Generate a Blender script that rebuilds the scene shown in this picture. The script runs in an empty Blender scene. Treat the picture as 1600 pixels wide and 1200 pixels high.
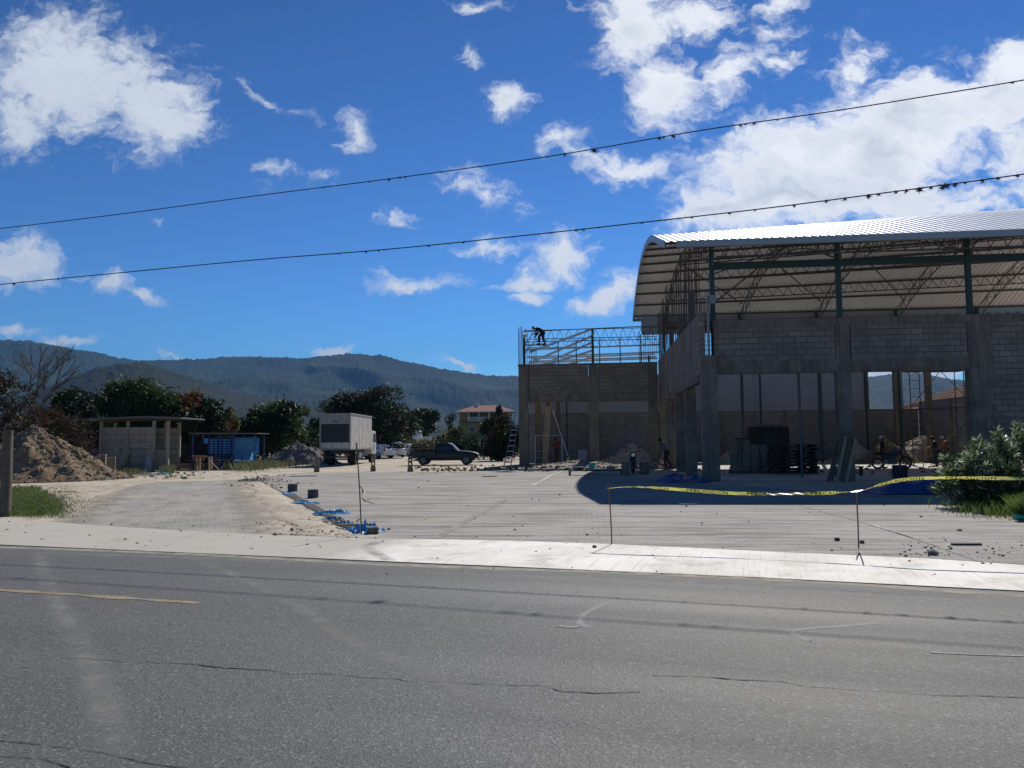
import bpy, bmesh, math, random
import numpy as np
from mathutils import Vector, Matrix, Euler, noise as mnoise
R = math.radians
random.seed(7); rng = np.random.default_rng(7)
SC = bpy.context.scene; COL = SC.collection

# ------------------------------------------------------------------ camera
cam_d = bpy.data.cameras.new("camera"); cam = bpy.data.objects.new("camera", cam_d); COL.objects.link(cam)
cam_d.sensor_width = 36; cam_d.lens = 27.0; cam_d.clip_start = 0.1; cam_d.clip_end = 40000
CAMLOC = Vector((0, 0, 1.6))
CAMR = Matrix.Rotation(R(94.29), 3, 'X') @ Matrix.Rotation(R(-0.5), 3, 'Z')
cam.matrix_world = Matrix.Translation(CAMLOC) @ CAMR.to_4x4()
SC.camera = cam

# ------------------------------------------------------------------ sun, sky
SUN_EL, SUN_AZ = 41.4, 21.0           # azimuth from +Y towards +X
sdir = Vector((math.sin(R(SUN_AZ)) * math.cos(R(SUN_EL)), math.cos(R(SUN_AZ)) * math.cos(R(SUN_EL)), math.sin(R(SUN_EL))))
sl = bpy.data.lights.new("sun", 'SUN'); sl.energy = 4.2; sl.angle = R(0.5); sl.color = (1.0, 0.95, 0.87)
so = bpy.data.objects.new("sun", sl); COL.objects.link(so); so.location = (0, 0, 50)
so.rotation_euler = (-sdir).to_track_quat('-Z', 'Y').to_euler()
SC.view_settings.view_transform = 'Standard'; SC.view_settings.look = 'None'
SC.view_settings.exposure = 0.48; SC.view_settings.gamma = 1.0
SKY_STRENGTH = 0.09
HAZE = 0.000095

def ray(px, py):
    return (CAMR @ Vector(((px - 800) / 1200, -(py - 600) / 1200, -1)))
def G(px, py, z=0.0):                 # the point of level z that stands at this place in the photo
    d = ray(px, py); return CAMLOC + d * ((z - CAMLOC.z) / d.z)
def AT(px, py, Y):
    d = ray(px, py); return CAMLOC + d * (Y / d.y)

# clouds: (cx, cy, rx, ry, tilt, weight) as seen towards +Y, kept as directions
CLOUDS = [(120, 120, 190, 105, 15, 1.15), (225, 165, 130, 70, 28, 1.0), (40, 190, 90, 50, 25, .8), (30, 408, 68, 52, 0, 1.1), (172, 446, 34, 20, 10, .95), (228, 464, 36, 14, 10, .8),
  (556, 212, 28, 30, 35, .62), (795, 158, 36, 30, 30, .66), (410, 150, 60, 9, 30, .46), (460, 178, 30, 8, 15, .42), (745, 300, 80, 26, 22, .62), (612, 340, 40, 11, 0, .5), (655, 438, 88, 17, -4, .85), (612, 434, 36, 20, 0, .8),
  (880, 402, 58, 48, -30, 1.1), (828, 438, 66, 16, 0, .9), (765, 388, 66, 15, 5, .65), (826, 462, 34, 10, -5, .85), (958, 454, 72, 28, -18, .95), (880, 225, 40, 26, -10, .6), (975, 262, 92, 30, 12, .85),
  (985, 45, 80, 80, 40, 1.1), (1040, 140, 80, 66, 50, 1.1), (1130, 120, 90, 34, -28, .85), (1220, 98, 48, 20, -15, .7), (1090, 20, 90, 40, 0, .9), (1215, 12, 60, 20, -15, .75), (1210, 55, 34, 14, -10, .55), (735, 10, 36, 11, 0, .42), (740, 95, 24, 12, 30, .45),
  (1230, 270, 210, 96, -20, 1.5), (1400, 215, 250, 98, -22, 1.55), (1560, 140, 170, 70, -28, 1.4), (1160, 320, 140, 44, -10, 1.3), (1330, 310, 240, 60, 0, 1.4), (1480, 325, 140, 26, 0, 1.0), (1590, 210, 60, 45, 0, .9), (1330, 110, 40, 60, 35, .7), (1620, 240, 90, 110, 0, 1.0),
  (516, 545, 42, 9, 0, .95), (720, 577, 46, 9, 14, .95), (25, 522, 52, 13, 0, .95), (110, 532, 46, 11, -8, .85), (275, 563, 32, 7, 0, .7), (1420, 596, 120, 16, 0, 1.2), (1480, 580, 70, 14, 0, 1.1), (1390, 575, 90, 18, 0, 1.1), (258, 348, 16, 7, 0, .4), (500, 285, 50, 12, 0, .28), (420, 265, 26, 12, 0, .28), (130, 425, 26, 8, 0, .45)]

def build_world():
    w = bpy.data.worlds.new("World"); SC.world = w; w.use_nodes = True
    nt = w.node_tree; N = nt.nodes; L = nt.links; N.clear()
    out = N.new('ShaderNodeOutputWorld'); bg = N.new('ShaderNodeBackground'); L.new(bg.outputs[0], out.inputs[0])
    sky = N.new('ShaderNodeTexSky'); sky.sky_type = 'NISHITA'; sky.sun_disc = False
    sky.sun_elevation = R(SUN_EL); sky.sun_rotation = R(SUN_AZ)
    sky.altitude = 600; sky.air_density = 0.9; sky.dust_density = 0.0; sky.ozone_density = 5.0
    bg.inputs['Strength'].default_value = SKY_STRENGTH
    tc = N.new('ShaderNodeTexCoord')
    sep = N.new('ShaderNodeSeparateXYZ'); L.new(tc.outputs['Generated'], sep.inputs[0])
    def m(op, a, b=None, c=None, clamp=False):
        n = N.new('ShaderNodeMath'); n.operation = op; n.use_clamp = clamp
        for i, x in enumerate((a, b, c)):
            if x is None: continue
            if isinstance(x, (int, float)): n.inputs[i].default_value = x
            else: L.new(x, n.inputs[i])
        return n.outputs[0]
    ysafe = m('MAXIMUM', sep.outputs[1], 0.02)
    a = m('DIVIDE', sep.outputs[0], ysafe); b = m('DIVIDE', sep.outputs[2], ysafe)
    comb = N.new('ShaderNodeCombineXYZ'); L.new(a, comb.inputs[0]); L.new(b, comb.inputs[1])
    # warp so that edges fray
    wn = N.new('ShaderNodeTexNoise'); wn.inputs['Scale'].default_value = 14; wn.inputs['Detail'].default_value = 6; wn.inputs['Roughness'].default_value = .6
    L.new(comb.outputs[0], wn.inputs['Vector'])
    vs = N.new('ShaderNodeVectorMath'); vs.operation = 'SUBTRACT'; L.new(wn.outputs['Color'], vs.inputs[0]); vs.inputs[1].default_value = (.5, .5, .5)
    vm = N.new('ShaderNodeVectorMath'); vm.operation = 'SCALE'; L.new(vs.outputs[0], vm.inputs[0]); vm.inputs['Scale'].default_value = .085
    va = N.new('ShaderNodeVectorMath'); va.operation = 'ADD'; L.new(comb.outputs[0], va.inputs[0]); L.new(vm.outputs[0], va.inputs[1])
    acc = None
    for (cx, cy, rx, ry, t, wt) in CLOUDS:
        d = ray(cx, cy); ca, cb = d.x / d.y, d.z / d.y
        mp = N.new('ShaderNodeMapping'); mp.vector_type = 'TEXTURE'
        mp.inputs['Location'].default_value = (ca, cb, 0); mp.inputs['Rotation'].default_value = (0, 0, R(-t))
        mp.inputs['Scale'].default_value = (rx / 1200 * 1.12, ry / 1200 * 1.12, 1)
        L.new(va.outputs[0], mp.inputs['Vector'])
        ln = N.new('ShaderNodeVectorMath'); ln.operation = 'LENGTH'; L.new(mp.outputs[0], ln.inputs[0])
        v = m('MULTIPLY_ADD', ln.outputs['Value'], -wt, wt)
        acc = v if acc is None else m('MAXIMUM', acc, v)
    acc = m('MAXIMUM', acc, -0.6)
    # stretched fibrous noise
    mp2 = N.new('ShaderNodeMapping'); mp2.inputs['Rotation'].default_value = (0, 0, R(28)); mp2.inputs['Scale'].default_value = (1.0, 1.9, 1)
    L.new(va.outputs[0], mp2.inputs['Vector'])
    n1 = N.new('ShaderNodeTexNoise'); n1.inputs['Scale'].default_value = 11; n1.inputs['Detail'].default_value = 10; n1.inputs['Roughness'].default_value = .62; n1.inputs['Distortion'].default_value = .35
    L.new(mp2.outputs[0], n1.inputs['Vector'])
    n2 = N.new('ShaderNodeTexNoise'); n2.inputs['Scale'].default_value = 42; n2.inputs['Detail'].default_value = 6; n2.inputs['Roughness'].default_value = .6
    L.new(mp2.outputs[0], n2.inputs['Vector'])
    nn = m('MULTIPLY_ADD', n1.outputs['Fac'], 1.9, -.95)
    nn = m('ADD', nn, m('MULTIPLY_ADD', n2.outputs['Fac'], 1.0, -.5))
    dens0 = m('ADD', acc, nn)
    dens0 = m('SUBTRACT', dens0, .12)
    mr = N.new('ShaderNodeMapRange'); mr.interpolation_type = 'SMOOTHSTEP'; L.new(dens0, mr.inputs[0]); mr.inputs[1].default_value = -.20; mr.inputs[2].default_value = .70
    front = m('GREATER_THAN', sep.outputs[1], 0.05)
    dens = m('MULTIPLY', mr.outputs[0], front)
    dens = m('MULTIPLY', dens, .93)
    # cloud colour: thin parts bluish white, thick hearts a little grey
    sm = N.new('ShaderNodeTexNoise'); sm.inputs['Scale'].default_value = 9; sm.inputs['Detail'].default_value = 4
    off = N.new('ShaderNodeVectorMath'); off.operation = 'ADD'; L.new(mp2.outputs[0], off.inputs[0]); off.inputs[1].default_value = (3.1, 1.7, 0)
    L.new(off.outputs[0], sm.inputs['Vector'])
    core = m('MULTIPLY', m('SUBTRACT', dens0, .45, clamp=True), m('MULTIPLY_ADD', sm.outputs['Fac'], 3.2, -1.1, clamp=True), clamp=True)
    cr = N.new('ShaderNodeMix'); cr.data_type = 'RGBA'; L.new(core, cr.inputs[0])
    k = 1.0 / SKY_STRENGTH
    # right-hand clouds stand nearer the sun and are brighter
    sunside = N.new('ShaderNodeMapRange'); L.new(a, sunside.inputs[0]); sunside.inputs[1].default_value = -.5; sunside.inputs[2].default_value = .35
    bright = N.new('ShaderNodeMix'); bright.data_type = 'RGBA'; L.new(sunside.outputs[0], bright.inputs[0])
    bright.inputs[6].default_value = (.58 * k, .62 * k, .66 * k, 1); bright.inputs[7].default_value = (.82 * k, .83 * k, .84 * k, 1)
    L.new(bright.outputs[2], cr.inputs[6]); cr.inputs[7].default_value = (.40 * k, .45 * k, .50 * k, 1)
    hs = N.new('ShaderNodeHueSaturation'); hs.inputs['Saturation'].default_value = 0.97; hs.inputs['Value'].default_value = 1.0
    # deepen the blue: a power curve on the sky's own brightness
    g1 = N.new('ShaderNodeVectorMath'); g1.operation = 'SCALE'; L.new(sky.outputs[0], g1.inputs[0]); g1.inputs['Scale'].default_value = SKY_STRENGTH
    g2 = N.new('ShaderNodeGamma'); L.new(g1.outputs[0], g2.inputs[0]); g2.inputs[1].default_value = 1.70
    g3 = N.new('ShaderNodeVectorMath'); g3.operation = 'SCALE'; L.new(g2.outputs[0], g3.inputs[0]); g3.inputs['Scale'].default_value = 1.32 / SKY_STRENGTH
    tint = N.new('ShaderNodeMix'); tint.data_type = 'RGBA'; tint.blend_type = 'MULTIPLY'; tint.inputs[0].default_value = 1; L.new(g3.outputs[0], tint.inputs[6]); tint.inputs[7].default_value = (.64, .98, .96, 1)
    L.new(tint.outputs[2], hs.inputs['Color'])
    mx = N.new('ShaderNodeMix'); mx.data_type = 'RGBA'; L.new(dens, mx.inputs[0]); L.new(hs.outputs[0], mx.inputs[6]); L.new(cr.outputs[2], mx.inputs[7])
    L.new(mx.outputs[2], bg.inputs['Color'])
build_world()

# ------------------------------------------------------------------ materials
def mat(name, col, rough=.8, col2=None, sc=3.0, amt=.5, bump=0.0, bsc=30, metal=0.0, spec=.3, coord='Object', detail=5, trans=0.0, streak=None):
    m = bpy.data.materials.new(name); m.use_nodes = True
    nt = m.node_tree; N = nt.nodes; L = nt.links
    bs = N['Principled BSDF']; bs.inputs['Roughness'].default_value = rough; bs.inputs['Metallic'].default_value = metal
    bs.inputs['Specular IOR Level'].default_value = spec
    c = tuple(col) + (1,)
    bs.inputs['Base Color'].default_value = c
    tc = N.new('ShaderNodeTexCoord')
    if col2 is not None:
        n = N.new('ShaderNodeTexNoise'); n.inputs['Scale'].default_value = sc; n.inputs['Detail'].default_value = detail; n.inputs['Roughness'].default_value = .62
        L.new(tc.outputs[coord], n.inputs['Vector'])
        mr = N.new('ShaderNodeMapRange'); L.new(n.outputs['Fac'], mr.inputs[0]); mr.inputs[1].default_value = .5 - .25 / max(amt, .05) * .5; mr.inputs[2].default_value = .5 + .25 / max(amt, .05) * .5
        mx = N.new('ShaderNodeMix'); mx.data_type = 'RGBA'; L.new(mr.outputs[0], mx.inputs[0]); mx.inputs[6].default_value = c; mx.inputs[7].default_value = tuple(col2) + (1,)
        L.new(mx.outputs[2], bs.inputs['Base Color'])
    if streak:
        mp = N.new('ShaderNodeMapping'); mp.inputs['Scale'].default_value = (7, 7, .45); L.new(tc.outputs['Object'], mp.inputs[0])
        n = N.new('ShaderNodeTexNoise'); n.inputs['Scale'].default_value = 1; n.inputs['Detail'].default_value = 6; n.inputs['Roughness'].default_value = .65; L.new(mp.outputs[0], n.inputs['Vector'])
        q = N.new('ShaderNodeMapRange'); L.new(n.outputs['Fac'], q.inputs[0]); q.inputs[1].default_value = .48; q.inputs[2].default_value = .68; q.inputs[4].default_value = streak[1]
        x = N.new('ShaderNodeMix'); x.data_type = 'RGBA'; L.new(q.outputs[0], x.inputs[0]); L.new(bs.inputs['Base Color'].links[0].from_socket, x.inputs[6]); x.inputs[7].default_value = tuple(streak[0]) + (1,); L.new(x.outputs[2], bs.inputs['Base Color'])
    if bump:
        n = N.new('ShaderNodeTexNoise'); n.inputs['Scale'].default_value = bsc; n.inputs['Detail'].default_value = 4
        L.new(tc.outputs[coord], n.inputs['Vector'])
        b = N.new('ShaderNodeBump'); b.inputs['Strength'].default_value = bump; b.inputs['Distance'].default_value = .02
        L.new(n.outputs['Fac'], b.inputs['Height']); L.new(b.outputs[0], bs.inputs['Normal'])
    if trans:
        out = N['Material Output']; tr = N.new('ShaderNodeBsdfTranslucent'); ms = N.new('ShaderNodeMixShader'); ms.inputs[0].default_value = trans
        src = bs.inputs['Base Color'].links[0].from_socket if bs.inputs['Base Color'].links else None
        if src: L.new(src, tr.inputs[0])
        else: tr.inputs[0].default_value = c
        L.new(bs.outputs[0], ms.inputs[1]); L.new(tr.outputs[0], ms.inputs[2]); L.new(ms.outputs[0], out.inputs[0])
    return m

def brick_mat(name, c1, c2, mortar, bw, rh, ms, rough=.9, bump=.4, stain=None, off=.5, coordnode='UV'):
    m = bpy.data.materials.new(name); m.use_nodes = True
    nt = m.node_tree; N = nt.nodes; L = nt.links; bs = N['Principled BSDF']
    bs.inputs['Roughness'].default_value = rough; bs.inputs['Specular IOR Level'].default_value = .2
    tc = N.new('ShaderNodeTexCoord'); br = N.new('ShaderNodeTexBrick'); L.new(tc.outputs[coordnode], br.inputs['Vector'])
    br.offset = off
    br.inputs['Color1'].default_value = tuple(c1) + (1,); br.inputs['Color2'].default_value = tuple(c2) + (1,); br.inputs['Mortar'].default_value = tuple(mortar) + (1,)
    br.inputs['Scale'].default_value = 1; br.inputs['Brick Width'].default_value = bw; br.inputs['Row Height'].default_value = rh
    br.inputs['Mortar Size'].default_value = ms; br.inputs['Mortar Smooth'].default_value = .3; br.inputs['Bias'].default_value = 0
    n = N.new('ShaderNodeTexNoise'); n.inputs['Scale'].default_value = .9; n.inputs['Detail'].default_value = 7; n.inputs['Roughness'].default_value = .65; L.new(tc.outputs[coordnode], n.inputs['Vector'])
    mr = N.new('ShaderNodeMapRange'); L.new(n.outputs['Fac'], mr.inputs[0]); mr.inputs[1].default_value = .36; mr.inputs[2].default_value = .66
    mx = N.new('ShaderNodeMix'); mx.data_type = 'RGBA'; mx.blend_type = 'MIX'
    if stain:
        L.new(mr.outputs[0], mx.inputs[0]); 
        sc = N.new('ShaderNodeMath'); sc.operation = 'MULTIPLY'; L.new(mr.outputs[0], sc.inputs[0]); sc.inputs[1].default_value = stain[1]; L.new(sc.outputs[0], mx.inputs[0])
        mx.inputs[7].default_value = tuple(stain[0]) + (1,)
    else: mx.inputs[0].default_value = 0
    L.new(br.outputs['Color'], mx.inputs[6]); L.new(mx.outputs[2], bs.inputs['Base Color'])
    b = N.new('ShaderNodeBump'); b.inputs['Strength'].default_value = bump; b.inputs['Distance'].default_value = .02; b.invert = True
    n3 = N.new('ShaderNodeTexNoise'); n3.inputs['Scale'].default_value = 25; n3.inputs['Detail'].default_value = 3; L.new(tc.outputs[coordnode], n3.inputs['Vector'])
    ad = N.new('ShaderNodeMath'); ad.operation = 'MULTIPLY_ADD'; L.new(n3.outputs['Fac'], ad.inputs[0]); ad.inputs[1].default_value = -.35; L.new(br.outputs['Fac'], ad.inputs[2])
    L.new(ad.outputs[0], b.inputs['Height']); L.new(b.outputs[0], bs.inputs['Normal'])
    return m

M = {}
M['block'] = brick_mat('concrete_block', (.34, .275, .215), (.255, .207, .165), (.11, .093, .078), .46, .235, .016, stain=((.13, .112, .096), .7))
M['block_far'] = brick_mat('boundary_block', (.30, .285, .27), (.23, .22, .21), (.13, .125, .12), .46, .235, .016, stain=((.12, .11, .095), .5))
M['conc'] = mat('cast_concrete', (.27, .22, .172), .92, (.155, .128, .102), 1.3, .9, .6, 9, spec=.15, detail=9, streak=((.08, .066, .052), .6))
M['conc_warm'] = mat('cast_concrete_warm', (.24, .20, .15), .92, (.15, .13, .10), 1.3, .9, .6, 9, spec=.15, detail=9, streak=((.10, .08, .06), .55))
M['plaster'] = mat('plaster_panel', (.34, .35, .40), .85, (.29, .30, .34), .6, .5)
M['roof_metal'] = mat('zinc_sheet', (.86, .88, .90), .42, (.80, .82, .85), .5, .6, metal=.05, spec=.5)
M['roof_trim'] = mat('roof_trim_metal', (.30, .34, .36), .45, metal=.2, spec=.5)
M['green_steel'] = mat('green_painted_steel', (.018, .05, .05), .5, (.03, .06, .055), 4, .5, spec=.4)
M['grey_steel'] = mat('grey_painted_steel', (.20, .21, .22), .5, (.12, .12, .13), 5, .5, spec=.4)
M['joist'] = mat('joist_steel', (.065, .065, .065), .6, (.13, .10, .08), 4, .5)
M['galv'] = mat('galvanised_channel', (.55, .57, .6), .4, (.45, .47, .5), 3, .5, metal=.3, spec=.5)
M['rebar'] = mat('rebar_steel', (.075, .065, .06), .7, (.12, .08, .06), 8, .5)
M['slab'] = mat('pale_concrete_floor', (.50, .48, .45), .9, (.38, .36, .33), .8, .7, .3, 10)
M['truss'] = mat('grey_truss_steel', (.15, .15, .15), .6, (.10, .09, .085), 4, .5)
M['pvc'] = mat('grey_pvc', (.25, .25, .28), .5)
M['wood'] = mat('weathered_wood', (.16, .125, .09), .85, (.08, .065, .05), 6, .6, .4, 25)
M['wood_pale'] = mat('pale_timber', (.42, .33, .20), .8, (.30, .23, .14), 5, .6, .2, 30)
M['wood_dark'] = mat('dark_timber', (.035, .03, .028), .8, (.06, .05, .04), 6, .6, .2, 30)
M['black'] = mat('black_rubber', (.015, .015, .016), .7)
M['dark_metal'] = mat('dark_metal', (.03, .032, .035), .45, metal=.4, spec=.5)
M['glass'] = mat('dark_glass', (.015, .02, .025), .08, spec=.8)
M['white_paint'] = mat('white_car_paint', (.72, .73, .75), .25, spec=.6)
M['darkgreen_paint'] = mat('dark_green_car_paint', (.006, .012, .011), .35, (.010, .017, .015), 2, .5, spec=.35)
M['chrome'] = mat('bright_metal', (.6, .6, .6), .3, metal=.9)
M['red'] = mat('red_plastic', (.4, .02, .02), .35)
M['truck_side'] = mat('dirty_white_panel', (.60, .57, .53), .55, (.47, .44, .40), 1.2, .8, .1, 4, streak=((.28, .25, .21), .6))
M['truck_rear'] = mat('grey_white_frame', (.36, .35, .34), .55, (.24, .23, .22), 2, .7)
M['tarp'] = mat('blue_tarp', (.008, .07, .25), .4, (.015, .10, .33), 3, .5, spec=.5, trans=.25)
M['tarp_dark'] = mat('blue_plastic_sheet', (.05, .30, .62), .4, (.16, .46, .74), 5, .6, spec=.6, trans=.35)
M['tarp_pale'] = mat('pale_blue_tarp', (.14, .38, .62), .35, (.07, .26, .52), 3, .6, spec=.5, trans=.5)
M['teal'] = mat('teal_plastic', (.03, .35, .30), .4, (.05, .45, .42), 6, .6)
M['blue_metal'] = mat('blue_painted_metal', (.006, .030, .12), .5, (.008, .045, .17), 3, .5, spec=.4)
M['grey_sheet'] = mat('grey_roof_sheet', (.20, .20, .20), .6, (.14, .14, .14), 3, .5)
M['precast'] = mat('precast_panel', (.46, .40, .31), .9, (.34, .295, .23), 1.4, .7, .25, 10, streak=((.22, .18, .14), .6))
M['yellow_wall'] = mat('yellow_render', (.36, .24, .09), .85, (.30, .20, .08), 1, .5)
M['tile'] = brick_mat('red_roof_tile', (.30, .14, .11), (.24, .11, .085), (.12, .06, .05), .25, .35, .03)
M['tile_orange'] = brick_mat('clay_tile', (.60, .42, .33), (.42, .28, .21), (.12, .08, .06), .22, .30, .04, bump=.8)
M['white'] = mat('white_render', (.70, .70, .68), .7)
M['skin'] = mat('skin', (.17, .085, .05), .55)
M['hair'] = mat('black_hair', (.01, .01, .01), .6)
M['shirt_blue'] = mat('grey_blue_cloth', (.10, .12, .16), .9)
M['shirt_dark'] = mat('navy_cloth', (.012, .014, .022), .9)
M['shirt_red'] = mat('red_cloth', (.28, .05, .045), .9)
M['shirt_white'] = mat('pale_cloth', (.4, .38, .36), .9)
M['jeans'] = mat('dark_jeans', (.018, .022, .034), .9)
M['khaki'] = mat('khaki_cloth', (.10, .085, .06), .9)
M['cap_white'] = mat('white_cap_cloth', (.6, .6, .62), .8)
M['tape'] = mat('yellow_tape_film', (.72, .68, .16), .35, trans=.25, spec=.5)
M['ink'] = mat('black_ink', (.01, .01, .01), .6)
M['cable'] = mat('cable_sheath', (.012, .012, .014), .6)
M['airplant'] = mat('dry_air_plant', (.07, .06, .05), .9)
M['leaf_dark'] = mat('mango_leaf', (.014, .032, .011), .6, (.030, .056, .016), .9, .8, spec=.15, trans=.15)
M['leaf_mid'] = mat('mid_green_leaf', (.032, .066, .014), .6, (.06, .09, .024), .9, .8, spec=.2, trans=.25)
M['leaf_olive'] = mat('olive_feathery_leaf', (.026, .036, .016), .65, (.050, .048, .027), .8, .8, spec=.25, trans=.2)
M['leaf_brown'] = mat('dry_brown_leaf', (.045, .031, .021), .8, (.08, .053, .034), .8, .8, spec=.15, trans=.2)
M['leaf_red'] = mat('reddish_young_leaf', (.09, .04, .02), .7, (.14, .065, .025), .8, .8, spec=.25, trans=.3)
M['leaf_lime'] = mat('yellow_green_leaf', (.10, .12, .025), .5, (.17, .15, .04), .8, .8, spec=.3, trans=.3)
M['leaf_shrub'] = mat('oleander_leaf', (.035, .065, .020), .35, (.07, .11, .035), 2.0, .8, spec=1.0, trans=.35)
M['leaf_glint'] = mat('sunlit_oleander_leaf', (.26, .34, .15), .22, (.46, .50, .34), 4, .8, spec=1.0, trans=.3)  # paler copy of the shrub leaf, sun glints put into its colour
M['bark'] = mat('bark', (.085, .065, .05), .9, (.05, .04, .03), 4, .6, .4, 15)
M['bark_pale'] = mat('pale_dry_bark', (.15, .125, .105), .9, (.10, .085, .07), 4, .6, .3, 15)
M['grass'] = mat('grass_blade', (.08, .15, .02), .6, (.14, .19, .05), .8, .6, trans=.3)
M['weed'] = mat('dusty_weed', (.12, .15, .07), .7, (.19, .18, .10), 1.5, .6, trans=.25)
M['dirt_pile'] = mat('excavated_dirt', (.145, .104, .066), .95, (.235, .18, .12), 1.6, .9, 1.0, 5, spec=.05, detail=10)
M['gravel'] = mat('grey_gravel', (.13, .125, .12), .95, (.21, .20, .19), 5, .9, .9, 9, spec=.1, detail=8)
M['sand'] = mat('pale_sand', (.44, .39, .31), .95, (.33, .29, .23), 1.5, .8, .6, 10, spec=.1)
M['rock'] = mat('rubble_stone', (.28, .24, .18), .95, (.15, .125, .10), 2, .8, .5, 20, spec=.1)
M['rock_dark'] = mat('dark_block_stone', (.075, .075, .08), .95, (.11, .11, .11), 6, .8, .4, 20, spec=.1)
M['brickred'] = mat('red_clay_brick', (.32, .11, .07), .9, (.24, .09, .06), 4, .5)
M['road_paint'] = mat('worn_yellow_paint', (.33, .25, .14), .8, (.16, .14, .11), 22, .9)
M['road_paint_white'] = mat('worn_white_paint', (.28, .27, .26), .8, (.12, .12, .12), 22, .9)
M['crack'] = mat('dark_road_crack', (.018, .018, .018), .9)  # one even dark tone for the road cracks

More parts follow.
